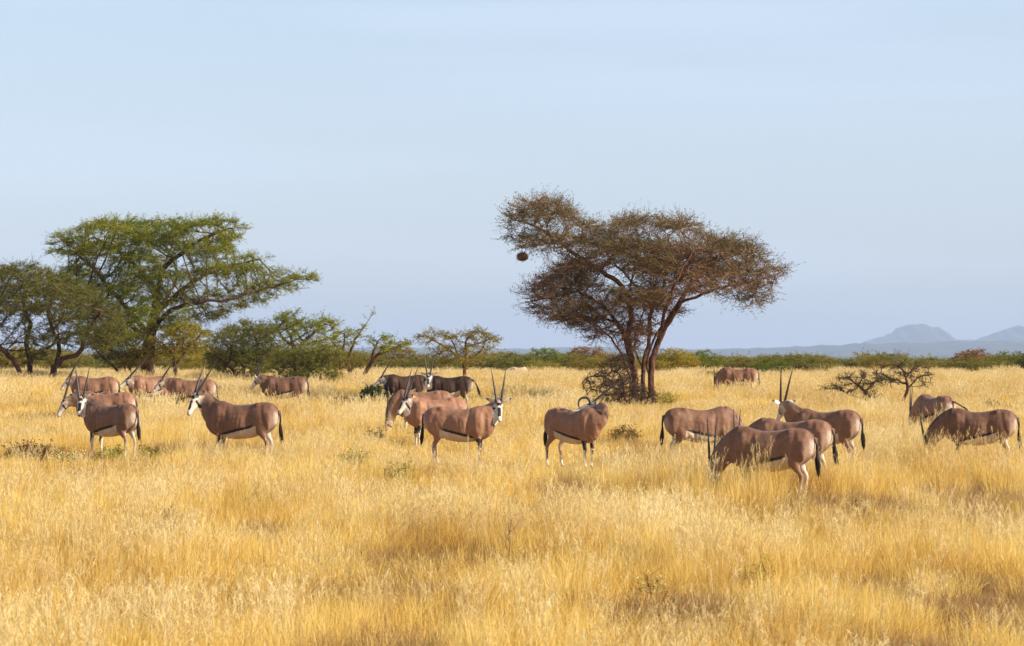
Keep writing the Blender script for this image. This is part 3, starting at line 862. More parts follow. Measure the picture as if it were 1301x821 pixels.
# far left acacia, cut by the frame
T0 = 141
tree('acacia_tree', 'leaning dark acacia at the left edge with crooked reddish trunks', 'tree', T0,
  [[(63, None), (70, 467), (80, 456), (98, 452), (107, 432), (118, 412, -.5), (128, 395, -1)],
   [(40, None, 1), (38, 460, 1), (33, 435, 1), (38, 412, 1), (30, 385, 1), (35, 360, 1)],
   [(30, None, -1), (22, 465, -1), (5, 447, -1.2), (-15, 430, -1.5), (-25, 400, -1.5)],
   [(72, 464), (76, 440, 1), (66, 418, 1.2), (62, 395, 1.5), (70, 368, 1.8)],
   [(38, 455, 1), (52, 445, .5), (68, 438, 0), (75, 425, -.4)]],
  [[(-60, 352), (-20, 343), (5, 340), (25, 335), (42, 335), (62, 340), (80, 348), (105, 362), (128, 376), (142, 400), (128, 425), (105, 440), (92, 415), (72, 402), (45, 396), (10, 402), (-30, 408), (-60, 400)],
   [(-60, 425), (-20, 420), (8, 432), (0, 450), (-50, 455)], [(95, 395), (150, 390), (160, 430), (130, 445), (100, 425)], [(18, 440), (30, 428), (62, 430), (68, 448), (50, 460), (22, 458)], [(-25, 395), (108, 398), (112, 425), (90, 442), (20, 436), (-25, 440)]],
  [5.0, 2.0, 3.0, 1.6, 3.5], [3300, 300, 700, 200, 330], step=.31, kill=.34, root_r=.165, tip_r=.008, bark='bark_dark', leafmat='leaf_olive', twigmat='twig_dark',
  cr=dict(twigs=6, tl=.5, tw=.018, leaves=14, ll=.085, lw=.034, flat=.8, spread=.6), seed=12, thr=-.02, lay=1)

SG = 'small trees on the plain'
tree('acacia_tree', 'small many stemmed thorn tree in the shade left of the big green acacia trunk', 'tree', 150,
  [[(163, None), (158, 465), (150, 450), (138, 438)], [(163, None), (167, 462), (170, 445), (180, 432)], [(155, None, .5), (148, 470, .5), (132, 455, .5), (122, 445, .5)], [(165, 470), (176, 455), (186, 448)]],
  [[(112, 430), (140, 420), (190, 425), (192, 445), (178, 462), (160, 452), (140, 462), (118, 455)]], 2.8, 700, step=.26, kill=.28, root_r=.13, tip_r=.008, bark='bark_dark', leafmat='leaf_olive',
  cr=dict(twigs=5, tl=.45, tw=.016, leaves=12, ll=.085, lw=.035), seed=21, group=SG)
tree('acacia_tree', 'yellow green young acacia directly right of the big green acacia trunk', 'tree', 148,
  [[(222, None), (222, 462), (218, 448), (206, 436)], [(222, 465), (232, 450), (245, 436), (255, 425)], [(220, 450), (226, 435), (230, 420)]],
  [[(196, 432), (215, 418), (240, 410), (268, 420), (270, 440), (250, 452), (235, 446), (218, 456), (200, 450)], [(150, 455), (182, 440), (200, 445), (190, 462), (160, 470)]], [2.4, 1.5], [700, 110], step=.26, kill=.27, root_r=.11, tip_r=.010, bark='bark_dark', leafmat='leaf_yellow',
  cr=dict(twigs=4, tl=.42, tw=.018, leaves=8, ll=.12, lw=.05), seed=22, group=SG)
tree('acacia_tree', 'broad dull olive thorn tree, left part of the rounded clump', 'tree', 138,
  [[(312, None), (308, 468), (300, 450), (290, 435)], [(315, None, .6), (322, 465, .5), (326, 440, .5), (322, 420, .5)], [(308, None, -.5), (296, 470, -.5), (282, 458, -.5)], [(322, 462, .5), (338, 450, .5), (345, 438, .5)]],
  [[(262, 445), (275, 428), (290, 414), (318, 409), (345, 416), (356, 440), (350, 465), (330, 478), (320, 470), (300, 468), (280, 474), (264, 460)]], 2.9, 1250, step=.25, kill=.26, root_r=.17, tip_r=.010, bark='bark_dark', leafmat='leaf_olive',
  cr=dict(twigs=5, tl=.45, tw=.016, leaves=13, ll=.085, lw=.035, spread=.7, flat=.6), lay=1, seed=23, group=SG)
tree('acacia_tree', 'upright green thorn tree rising behind the rounded clump', 'tree', 142,
  [[(378, None), (376, 465), (372, 440), (366, 418), (362, 404)], [(376, 450), (386, 435, .5), (400, 422, .6), (412, 412, .6)], [(372, 440), (360, 430, -.5), (352, 420, -.6)]],
  [[(343, 415), (352, 402), (366, 396), (384, 402), (390, 420), (384, 436), (362, 436), (346, 430)], [(390, 425), (395, 410), (412, 404), (430, 410), (434, 428), (425, 442), (400, 445)]], [2.2, 2.0], [420, 330], step=.26, kill=.29, root_r=.16, tip_r=.010, bark='bark_dark', leafmat='leaf_green',
  cr=dict(twigs=5, tl=.45, tw=.016, leaves=12, ll=.08, lw=.034), lay=1, seed=24, group=SG)
tree('thorn_bush', 'dense yellowish thorn bush reaching the grass behind the lone left facing oryx', 'bush', 132,
  [[(385, None), (380, 475), (368, 462)], [(385, None), (395, 472, .3), (410, 460, .4)], [(385, None), (384, 465, -.4), (386, 450, -.4)], [(392, None, .4), (410, 478, .4), (430, 470, .4)]],
  [[(345, 462), (358, 446), (385, 440), (412, 441), (436, 450), (446, 464), (430, 474), (440, 482), (410, 490), (380, 488), (352, 484)]], 2.6, 900, step=.22, kill=.25, root_r=.1, tip_r=.009, bark='bark_dark', leafmat='leaf_olive',
  cr=dict(twigs=5, tl=.42, tw=.016, leaves=13, ll=.08, lw=.034, spread=.7, flat=.6), seed=25)
tree('acacia_tree', 'thin leaning tree with sparse leaves and one bare branch pointing up right', 'tree', 136,
  [[(447, None), (446, 475), (440, 462), (434, 450), (427, 441), (420, 430)], [(440, 462), (446, 446), (452, 432), (460, 418), (468, 408), (474, 397)], [(434, 450), (438, 436), (437, 424)], [(452, None, .3), (453, 478, .3), (450, 468, .3)]],
  [[(418, 432), (425, 420), (440, 415), (456, 418), (466, 410), (462, 428), (452, 440), (440, 450), (425, 446)]], 1.6, 190, step=.24, kill=.30, root_r=.11, tip_r=.012, bark='bark_red', leafmat='leaf_green',
  cr=dict(twigs=3, tl=.36, tw=.018, leaves=6, ll=.11, lw=.045), seed=26, group=SG)
tree('acacia_tree', 'thin tree leaning right with bright green tufts above the dark maned oryx', 'tree', 134,
  [[(458, None), (464, 475), (472, 460), (480, 450), (490, 441), (502, 436)], [(472, 460), (474, 446), (480, 434), (486, 428)], [(480, 450), (492, 446), (508, 440), (518, 436)]],
  [[(466, 432), (478, 424), (490, 425), (500, 432), (516, 430), (526, 437), (512, 446), (492, 448), (478, 442)]], 1.6, 200, step=.24, kill=.30, root_r=.10, tip_r=.012, bark='bark_red', leafmat='leaf_green',
  cr=dict(twigs=3, tl=.36, tw=.018, leaves=7, ll=.11, lw=.045), seed=27, group=SG)
tree('acacia_tree', 'small open acacia with yellow green spray crown behind the shade-darkened oryx', 'tree', 140,
  [[(593, None), (591, 470), (584, 458), (572, 446), (558, 436), (545, 428)], [(591, 472), (592, 456), (590, 440), (598, 425), (606, 418)], [(593, 470), (604, 463), (612, 462)], [(584, 458), (578, 440), (568, 426)], [(590, 440, 0), (610, 436, .6), (628, 428, .8)]],
  [[(527, 428), (545, 418), (575, 422), (600, 419), (620, 418), (640, 436), (622, 442), (612, 456), (598, 462), (575, 466), (550, 462), (545, 446), (532, 438)]], 2.4, 430, step=.25, kill=.28, root_r=.085, tip_r=.010, bark='bark_red', leafmat='leaf_yellow',
  cr=dict(twigs=4, tl=.38, tw=.018, leaves=5, ll=.10, lw=.04), seed=28, group=SG)
tree('thorn_tree', 'low wind bent thorn tree with sideways crown behind the upright horns at the right', 'tree', 104,
  [[(1114, None), (1108, 508), (1100, 498), (1092, 490), (1098, 478)], [(1108, 508), (1088, 505), (1070, 497), (1050, 494)], [(1100, 498), (1110, 487), (1118, 479)], [(1092, 490), (1080, 482), (1070, 478)]],
  [[(1042, 494), (1056, 482), (1075, 474), (1098, 474), (1116, 472), (1126, 486), (1112, 494), (1125, 505), (1100, 508), (1075, 502), (1050, 500)]], 1.4, 250, step=.15, kill=.17, root_r=.09, tip_r=.010, bark='bark_dark', leafmat='leaf_bush',
  cr=dict(twigs=5, tl=.26, tw=.012, leaves=2, ll=.06, lw=.025, flat=.7), seed=31, thr=-.4, group=SG)
tree('thorn_tree', 'slim crooked thorn tree with flat dark crown left of the oryx with swung tail', 'tree', 101,
  [[(1146, None), (1148, 508), (1153, 495), (1151, 480), (1146, 470), (1136, 464)], [(1153, 495), (1161, 485), (1172, 478), (1185, 476)], [(1151, 480), (1158, 470), (1166, 464)], [(1153, 490), (1140, 484), (1126, 482)]],
  [[(1106, 470), (1120, 460), (1150, 458), (1178, 462), (1184, 470), (1197, 480), (1175, 492), (1160, 488), (1150, 480), (1130, 494), (1115, 488)]], 1.5, 230, step=.15, kill=.17, root_r=.06, tip_r=.010, bark='bark_dark', leafmat='leaf_bush',
  cr=dict(twigs=4, tl=.24, tw=.012, leaves=2, ll=.06, lw=.025, flat=.8), seed=32, group=SG)
# dry brushwood at the foot of the central tree
tree('brush_pile', 'heap of fallen dead branches at the foot of the tallest acacia', 'branches', 101.0,
  [[(792, None), (786, 490), (768, 480), (752, 478), (740, 486)], [(795, None, .4), (790, 480, .4), (778, 470, .5), (776, 458, .5), (790, 452, .5), (798, 450, .5)], [(780, None, -.4), (768, 500, -.4), (752, 495, -.5), (744, 503, -.5)],
   [(790, None, -.3), (786, 500, -.5), (776, 488, -.6), (764, 492, -.7)], [(800, None, .3), (806, 500, .6), (812, 480, .7), (822, 470, .7)]],
  [[(738, 508), (742, 480), (760, 468), (776, 452), (798, 448), (806, 470), (803, 510), (770, 512)], [(768, 512), (772, 485), (800, 480), (838, 498), (836, 512)]], [1.5, 1.3], [800, 700], step=.14, kill=.155, root_r=.07, tip_r=.008, bark='bark_dark', leafmat='twig_dark', twigmat='twig_dark',
  cr=dict(twigs=4, tl=.22, tw=.014, leaves=2, ll=.07, lw=.015, spread=1.1, flat=.1), seed=33, thr=-.3)

# ------------------------------------------------------------------ bushes: a few built, then copied
def dome_attractors(w, h, d, n, rng, low=.12, flat=False):
    out = []
    while len(out) < n:
        x, y, z = rng.uniform(-1, 1), rng.uniform(-1, 1), rng.uniform(low, 1)
        rr = x * x + y * y
        lim = (math.sqrt(max(0, 1 - rr))) * (1 + .25 * noise.noise(Vector((x * 2.1, y * 2.1, w))))
        if rr > 1 or z > lim: continue
        if flat and z < .5 * rr + .1: continue
        if noise.noise(Vector((x * w * .9, y * d * .9, z * h * 1.8 + w))) < -.12: continue
        out.append((x * w, y * d, z * h))
    return np.array(out)

def bush_meshes(seed, w, h, n, flat=False, leafmat='leaf_band', bark='bark_dark', step=.28, kill=.32, cr=None, root_r=.12, stems=5, tip_r=.009):
    rng = np.random.default_rng(seed)
    A = dome_attractors(w, h, w * .9, n, rng, flat=flat, low=.28 if flat else .05)
    paths = []
    for k in range(stems):
        a = rng.uniform(0, 6.28); r = rng.uniform(.3, .75) * w * .6
        paths.append([(0, 0, -.05), (math.cos(a) * r * .35, math.sin(a) * r * .35, h * .25), (math.cos(a) * r, math.sin(a) * r, h * .5)])
    pos, par = colonize(paths, A, step, kill, 60, rng, up=.02)
    rad, _ = radii(pos, par, tip_r, root_r)
    sel = np.where((rad < .03) & (par >= 0))[0]
    dirs = norm(pos[sel] - pos[par[sel]])
    kw = dict(twigs=5, tl=.45, tw=.02, leaves=12, ll=.11, lw=.05, spread=.75, flat=.6); kw.update(cr or {})
    return tubes(pos, par, rad, 'stems', [M[bark]], 5), crown_mesh('crown', pos[sel], dirs, rng, mats=[M['twig_dark'], M[leafmat]], **kw)

VAR = [bush_meshes(101, 2.6, 2.7, 620), bush_meshes(102, 2.3, 2.2, 520), bush_meshes(103, 3.2, 3.3, 800, flat=True, root_r=.18),
       bush_meshes(104, 2.8, 2.4, 600), bush_meshes(105, 2.0, 3.0, 480)]
VW = [2.6, 2.3, 3.2, 2.8, 2.0]; VH = [2.7, 2.2, 3.3, 2.4, 3.0]

BG = 'bushes at the far edge of the plain'
G1 = (.78, 1.05, .55); G2 = (1, 1, 1); G3 = (1.15, .95, .8); PU = (1.0, .62, .85); YG = (1.5, 1.4, .8); DK = (.7, .75, .7)
BUSH = [  # px centre, top py, half-width px, Y, variant, tint, name, label
 (18, 438, 44, 190, 1, G2, 'acacia_bush', 'olive bush seen between the stems of the leaning acacia at the left edge'),
 (95, 446, 40, 200, 3, YG, 'acacia_bush', 'pale olive bush behind the trunk of the leaning acacia'),
 (262, 446, 34, 184, 0, YG, 'acacia_bush', 'low yellowish bush right of the big green acacia trunk'),
 (444, 450, 30, 178, 1, G3, 'acacia_bush', 'low brownish bush between the rounded clump and the thin leaning trees'),
 (505, 437, 52, 205, 2, G2, 'acacia_bush', 'flat topped olive acacia on the skyline behind the thin leaning trees'),
 (552, 452, 36, 190, 3, G2, 'acacia_bush', 'low olive bush behind the small open acacia'),
 (650, 448, 30, 200, 1, G1, 'acacia_bush', 'green bush above the pale rock'),
 (692, 440, 42, 215, 2, G1, 'acacia_bush', 'bright green flat topped acacia on the skyline left of the tallest tree'),
 (744, 438, 50, 225, 2, PU, 'acacia_bush', 'purplish brown leafless acacia on the skyline left of the tallest tree'),
 (735, 456, 42, 182, 3, G3, 'acacia_bush', 'low olive bush below the purplish acacia'),
 (690, 458, 34, 186, 0, YG, 'acacia_bush', 'low yellow olive bush right of the pale rock'),
 (778, 447, 40, 178, 4, YG, 'acacia_bush', 'yellow olive bush just left of the three bare trunks'),
 (856, 441, 44, 172, 2, YG, 'acacia_tree', 'small flat acacia touching the right trunk of the tallest tree'),
 (893, 443, 36, 180, 2, G1, 'acacia_tree', 'small green acacia just left of the farthest oryx'),
 (900, 470, 26, 150, 3, G2, 'acacia_bush', 'knee high olive bush left of the farthest oryx'),
 (977, 455, 36, 160, 0, G1, 'acacia_bush', 'round green bush right of the farthest oryx'),
 (1016, 451, 44, 178, 1, G2, 'acacia_bush', 'wide olive bush behind the tall pair of horns'),
 (1046, 450, 26, 200, 4, DK, 'acacia_bush', 'narrow dark green crowned bush right of the tall pair of horns'),
 (1076, 455, 30, 205, 3, DK, 'acacia_bush', 'dull blue green bush above the wind bent thorn tree'),
 (1108, 452, 26, 200, 4, G3, 'acacia_bush', 'brownish upright bush above the wind bent thorn tree'),
 (1130, 460, 34, 195, 3, G3, 'acacia_bush', 'low brownish bush behind the slim crooked thorn tree'),
 (1180, 463, 34, 205, 1, G3, 'acacia_bush', 'low bush in the gap right of the slim crooked thorn tree'),
 (1238, 442, 46, 210, 2, PU, 'acacia_bush', 'purplish flat topped acacia on the skyline at the right'),
 (1274, 446, 32, 205, 0, G1, 'acacia_bush', 'green bush right of the purplish acacia near the right edge'),
 (1300, 445, 26, 200, 4, DK, 'acacia_bush', 'dark green bush cut by the right edge'),
]
for px, top, hw, Y, v, tint, nm, lab in BUSH:
    c = P(px, 480, Y); g = gz(c.x, Y)
    h = P(px, top, Y).z - g; w = hw / F * Y
    root = empty(nm, (c.x, Y, g), random.uniform(0, 6.28))
    root.scale = (w / VW[v], w / VW[v], h / VH[v] / 1.04)
    tag(root, lab, 'bush' if nm.endswith('bush') else 'tree', BG)
    for part, me in zip(('trunk', 'crown'), VAR[v]):
        o = link(bpy.data.objects.new(part, me), root)
        o.color = (*tint, 1)

# near leafy plants
def small_plant(name, label, px, py, w, h, n, leafmat, seed, cat='bush', cr=None, group=None, stems=6, tip=.005, Y=None):
    Y = Y or depth_of(py); c = P(px, py, Y); g = gz(c.x, Y)
    kw = dict(twigs=3, tl=.18, tw=.008, leaves=6, ll=.05, lw=.03, flat=.3); kw.update(cr or {})
    a, b = bush_meshes(seed, w, h, n, leafmat=leafmat, step=max(.08, w * .1), kill=max(.09, w * .11), cr=kw, root_r=.02 + .01 * w, stems=stems, tip_r=tip)
    root = empty(name, (c.x, Y, g)); tag(root, label, cat, group)
    link(bpy.data.objects.new('stems', a), root); link(bpy.data.objects.new('foliage', b), root)
    return root
small_plant('leafy_bush', 'dark green leafy bush in front of the dark maned oryx', 481, 522, .72, .82, 420, 'leaf_bush', 201, cr=dict(leaves=10, ll=.075, lw=.05, tl=.2))
small_plant('withered_bush', 'greyish withered bush left of the dark green leafy bush', 434, 528, .45, .7, 160, 'leaf_brownweed', 202, cr=dict(leaves=3))
small_plant('weed_plant', 'bright green weed in the open grass left of centre, the larger of two', 455, 604, .42, .50, 170, 'leaf_weed', 203, cat='plant')
small_plant('weed_plant', 'smaller yellow green weed right of and below the bright green weed', 511, 622, .34, .46, 120, 'leaf_weed', 204, cat='plant')
small_plant('withered_bush', 'dark brown withered bush at the feet of the tan oryx', 480, 566, .28, .45, 140, 'leaf_brownweed', 205, cr=dict(leaves=4))
small_plant('withered_bush', 'reddish brown withered bush at the left edge below the face on oryx', 42, 592, .65, .50, 330, 'leaf_brownweed', 206, cr=dict(leaves=7))
small_plant('weed_plant', 'flowering green weed between the legs of the face on oryx', 148, 588, .55, .30, 120, 'leaf_weed', 207, cat='plant')
small_plant('weed_plant', 'pale flowering weed behind the hind legs of the face on oryx', 195, 588, .45, .30, 100, 'leaf_weed', 208, cat='plant')
small_plant('weed_plant', 'pale straw coloured weed near the left edge in front of the face on oryx', 92, 598, .5, .42, 190, 'flower', 209, cat='plant', cr=dict(leaves=4, ll=.04))
small_plant('weed_plant', 'tall green sprig right of the tallest acacia trunk', 852, 524, .5, .7, 120, 'leaf_weed', 210, cat='plant')
small_plant('weed_plant', 'tiny flowered weed low in the right half of the foreground', 832, 770, .22, .4, 80, 'flower', 211, cat='plant', cr=dict(ll=.03, lw=.02, leaves=3, tl=.12, tw=.005))
small_plant('weed_plant', 'dried weed with curled seed heads in the lower right foreground', 962, 760, .24, .42, 80, 'leaf_weed', 212, cat='plant', cr=dict(ll=.03, lw=.02, leaves=3, tl=.12, tw=.005))
small_plant('weed_plant', 'dried weed in the lower left foreground with speckled heads', 205, 835, .28, .45, 120, 'flower', 213, cat='plant', cr=dict(ll=.025, lw=.018, leaves=4, tl=.12, tw=.005))
small_plant('withered_bush', 'dark brown withered tuft in the grass below the left oryx pair', 213, 680, .2, .42, 70, 'leaf_brownweed', 214, cr=dict(tl=.1, leaves=3, ll=.03, tw=.006))
small_plant('weed_plant', 'speckled yellow weed in the grass below the two stalks', 332, 658, .4, .45, 110, 'leaf_weed', 215, cat='plant', cr=dict(ll=.035, lw=.022, leaves=3, tl=.14, tw=.005))
small_plant('withered_bush', 'brown withered bush in the right grass below the nearest oryx', 1090, 672, .5, .36, 200, 'leaf_brownweed', 216, cr=dict(leaves=5, ll=.04))
small_plant('withered_bush', 'brown withered bush behind the curled horn oryx chest', 800, 566, .6, .45, 160, 'leaf_brownweed', 217, cr=dict(leaves=4, ll=.05))
small_plant('withered_bush', 'brown withered bush right of the oryx with swung tail', 1268, 530, .7, .45, 200, 'leaf_brownweed', 218, cr=dict(leaves=5, ll=.06))

# dry stalks and the bare sapling
def stalk(label, px, y0, y1, Y, lean=0, r=.011, mat='grass_pale', name='dry_stalk', side=()):
    c = P(px, y0, Y); g = gz(c.x, Y); top = P(px + lean, y1, Y)
    mb = MB(); H = top.z - g
    for (o, s, e, rr) in [((0, 0, 0), (0, 0, 0), (top.x - c.x, 0, H), r)] + [(0, a, b, r * .7) for a, b in side]:
        s = Vector(s); e = Vector(e)
        rings = []
        for i in range(9):
            t = i / 8; p = s.lerp(e, t) + Vector((.02 * math.sin(t * 7 + px), .02 * math.cos(t * 6), 0)) * t
            rings.append(ring(p, XA, YA, rr * (1 - .7 * t), rr * (1 - .7 * t), 6))
        mb.loft(rings)
    me = mb.mesh(name, [M[mat]])
    o = bpy.data.objects.new(name, me); o.location = (c.x, Y, g); link(o)
    tag(o, label, 'stalk' if 'stalk' in name else 'twig')
stalk('left one of two dry straw stalks before the large brown oryx', 281, 575, 518, 63, lean=-2)
stalk('right one of two dry straw stalks before the large brown oryx', 288, 576, 527, 63, lean=5)
stalk('bare dark forked sapling twig standing in the foreground grass', 645, 760, 665, 34.5, lean=3, r=.007, mat='bark_dark', name='bare_twig',
      side=[((.01, 0, .50), (.16, 0, .66)), ((.01, 0, .42), (.05, .02, .78)), ((0, 0, .3), (-.08, 0, .5))])

# pale rock on the far plain
def rock():
    Y = 172; c = P(657, 476, Y); g = gz(c.x, Y)
    mb = MB()
    rings = []
    for i in range(13):
        t = i / 12; w = math.sin(math.pi * min(max(t, .02), .98)) ** .6
        x = (t - .5) * 1.62
        rings.append(ring(Vector((x, 0, .18)), YA, ZA, .55 * w, (.55 * w) * (1 + .15 * math.sin(t * 9)), 14, 2.5))
    mb.loft(rings)
    mb.v = [tuple(Vector(v) * (1 + .16 * noise.fractal(Vector(v) * 2.2, 1, 2, 4))) for v in mb.v]
    me = mb.mesh('rock', [M['rock']], sm=False)
    o = bpy.data.objects.new('rock', me); o.location = (c.x, Y, g); link(o)
    tag(o, 'pale pinkish low rock far off in front of the bushes left of the tallest tree', 'rock')
rock()

# weaver nest hanging from the tallest tree
def nest():
    p = P(664, 326, T2 - .6); top = P(670, 303, T2 - .6)
    rng = np.random.default_rng(5)
    n = 2200
    u = norm(rng.normal(0, 1, (n, 3)))
    S = u * np.array([.24, .24, .19]) * rng.uniform(.75, 1.12, (n, 1)) * np.array([[1 + .25 * noise.noise(Vector(q) * 1.6) for _ in '1'][0] for q in u])[:, None]
    t = norm(np.cross(u, rng.normal(0, 1, (n, 3))) + u * rng.choice([.2, .3, 1.4], (n, 1)) + np.array([0, 0, -.25])) * rng.uniform(.07, .17, (n, 1))
    w = norm(np.cross(t, u)) * .011
    V = np.stack([S - t - w * .6, S - t + w * .6, S + t + w, S + t - w], 1).reshape(-1, 3)
    f = np.arange(n * 4).reshape(n, 4)
    # dense core
    mb = MB(); mb.loft([ring(Vector((0, 0, -.15 + .03 * k)), XA, YA, .16 * math.sin(math.pi * (k + .5) / 11) + .01, .16 * math.sin(math.pi * (k + .5) / 11) + .01, 12) for k in range(11)])
    me = mesh_np('nest', V, [f], [M['nest']], fattr=rng.uniform(0, 1, n))
    root = empty('bird_nest', tuple(p)); root.scale = (.62, .62, .58); tag(root, 'round straw bird nest hanging below the left limb of the tallest acacia', 'nest')
    link(bpy.data.objects.new('straw_shell', me), root)
    link(bpy.data.objects.new('core', mb.mesh('core', [M['nest']])), root)
    m2 = MB(); q = (top - p) / .6
    m2.loft([ring(Vector((0, 0, .1)), XA, YA, .022, .022, 5), ring(q * .35 + Vector((.07, 0, 0)), XA, YA, .02, .02, 5), ring(q * .7 + Vector((-.03, 0, 0)), XA, YA, .02, .02, 5), ring(q * 1.15, XA, YA, .03, .03, 5)])
    link(bpy.data.objects.new('hanging_twig', m2.mesh('hanging_twig', [M['bark_red']])), root)
nest()

# ------------------------------------------------------------------ instanced stuff
def hidden_collection(name, objs):
    c = bpy.data.collections.new(name)
    for o in objs: c.objects.link(o)
    return c

def instancer(name, pts, rot, scl, idx, coll):
    me = bpy.data.meshes.new(name)
    me.vertices.add(len(pts)); me.vertices.foreach_set('co', np.asarray(pts, dtype=np.float32).ravel())
    for nm, ty, dat, key in (('rot', 'FLOAT_VECTOR', rot, 'vector'), ('scl', 'FLOAT_VECTOR', scl, 'vector'), ('idx', 'INT', idx, 'value')):
        a = me.attributes.new(nm, ty, 'POINT')
        a.data.foreach_set(key, np.asarray(dat, dtype=np.int32 if ty == 'INT' else np.float32).ravel())
    o = bpy.data.objects.new(name, me); COL.objects.link(o)
    ng = bpy.data.node_groups.new(name + '_scatter', 'GeometryNodeTree')
    ng.interface.new_socket('Geometry', in_out='INPUT', socket_type='NodeSocketGeometry')
    ng.interface.new_socket('Geometry', in_out='OUTPUT', socket_type='NodeSocketGeometry')
    N, L = ng.nodes, ng.links
    gi = N.new('NodeGroupInput'); go = N.new('NodeGroupOutput')
    ci = N.new('GeometryNodeCollectionInfo'); ci.inputs['Collection'].default_value = coll
    ci.inputs['Separate Children'].default_value = True; ci.inputs['Reset Children'].default_value = True
    ip = N.new('GeometryNodeInstanceOnPoints'); ip.inputs['Pick Instance'].default_value = True
    def na(nm, ty):
        a = N.new('GeometryNodeInputNamedAttribute'); a.data_type = ty; a.inputs['Name'].default_value = nm; return a
    r = na('rot', 'FLOAT_VECTOR'); s = na('scl', 'FLOAT_VECTOR'); i = na('idx', 'INT')
    er = N.new('FunctionNodeEulerToRotation')
    L.new(r.outputs['Attribute'], er.inputs[0])
    L.new(gi.outputs[0], ip.inputs['Points']); L.new(ci.outputs[0], ip.inputs['Instance'])
    L.new(i.outputs['Attribute'], ip.inputs['Instance Index']); L.new(er.outputs[0], ip.inputs['Rotation']); L.new(s.outputs['Attribute'], ip.inputs['Scale'])
    L.new(ip.outputs[0], go.inputs[0])
    md = o.modifiers.new('scatter', 'NODES'); md.node_group = ng
    return o

def tuft(name, rng, n, rad, h, w, mat, lean=.35, heads=False, hvar=.35):
    """a tussock of n curved, tapered blades"""
    a = rng.uniform(0, 2 * np.pi, n); r = rad * np.sqrt(rng.uniform(0, 1, n))
    base = np.stack([np.cos(a) * r, np.sin(a) * r, np.zeros(n) - .03], 1)
    b = a + rng.normal(0, 1.1, n); le = np.abs(rng.normal(0, lean, n)) + .05
    out = np.stack([np.cos(b), np.sin(b), np.zeros(n)], 1)
    out[:, 0] += .25   # a light prevailing bend
    H = h * rng.uniform(1 - hvar, 1 + hvar * .6, n)
    fa = rng.uniform(0, 2 * np.pi, n); wv = np.stack([np.cos(fa), np.sin(fa), np.zeros(n)], 1) * (w * rng.uniform(.6, 1.3, n) * .5)[:, None]
    P_ = []
    ts = [0, .4, .75, 1.0]; ws = [1, .85, .55, .12] if not heads else [.7, .55, .5, .3]
    for t, k in zip(ts, ws):
        c = base + out * (le * H * t ** 2)[:, None] + np.array([0, 0, 1.0]) * (H * (t - .18 * t * t * le))[:, None]
        P_ += [c - wv * k, c + wv * k]
    V = np.stack(P_, 1).reshape(-1, 3)
    s = np.arange(n)[:, None] * 8
    f = np.concatenate([s + np.array([[q, q + 1, q + 3, q + 2]]) for q in (0, 2, 4)], 0)
    rn = np.tile(rng.uniform(0, 1, n), 3)
    if heads:
        # feathery seed heads: small slanting quads around the upper stem
        m = 9; e = (base + out * (le * H)[:, None] + np.array([0, 0, 1.0]) * (H * (1 - .18 * le))[:, None])
        q = np.repeat(np.arange(n), m); tt = rng.uniform(0, .17, n * m)
        c = e[q] - np.array([0, 0, 1.0]) * tt[:, None] - out[q] * (tt * .6)[:, None]
        dv = norm(rng.normal(0, .5, (n * m, 3)) + np.array([0, 0, 1.0])) * .03; sv = norm(np.cross(dv, rng.normal(0, 1, (n * m, 3)))) * w * .55
        hv = np.stack([c - dv - sv * .5, c - dv + sv * .5, c + dv + sv, c + dv - sv], 1).reshape(-1, 3)
        hf = np.arange(n * m * 4).reshape(-1, 4) + len(V)
        V = np.concatenate([V, hv]); f = np.concatenate([f, hf]); rn = np.concatenate([rn, np.clip(rng.uniform(.4, 1, n * m), 0, 1)])
    me = mesh_np(name, V, [f], [M[mat]], fattr=rn)
    return bpy.data.objects.new(name, me)

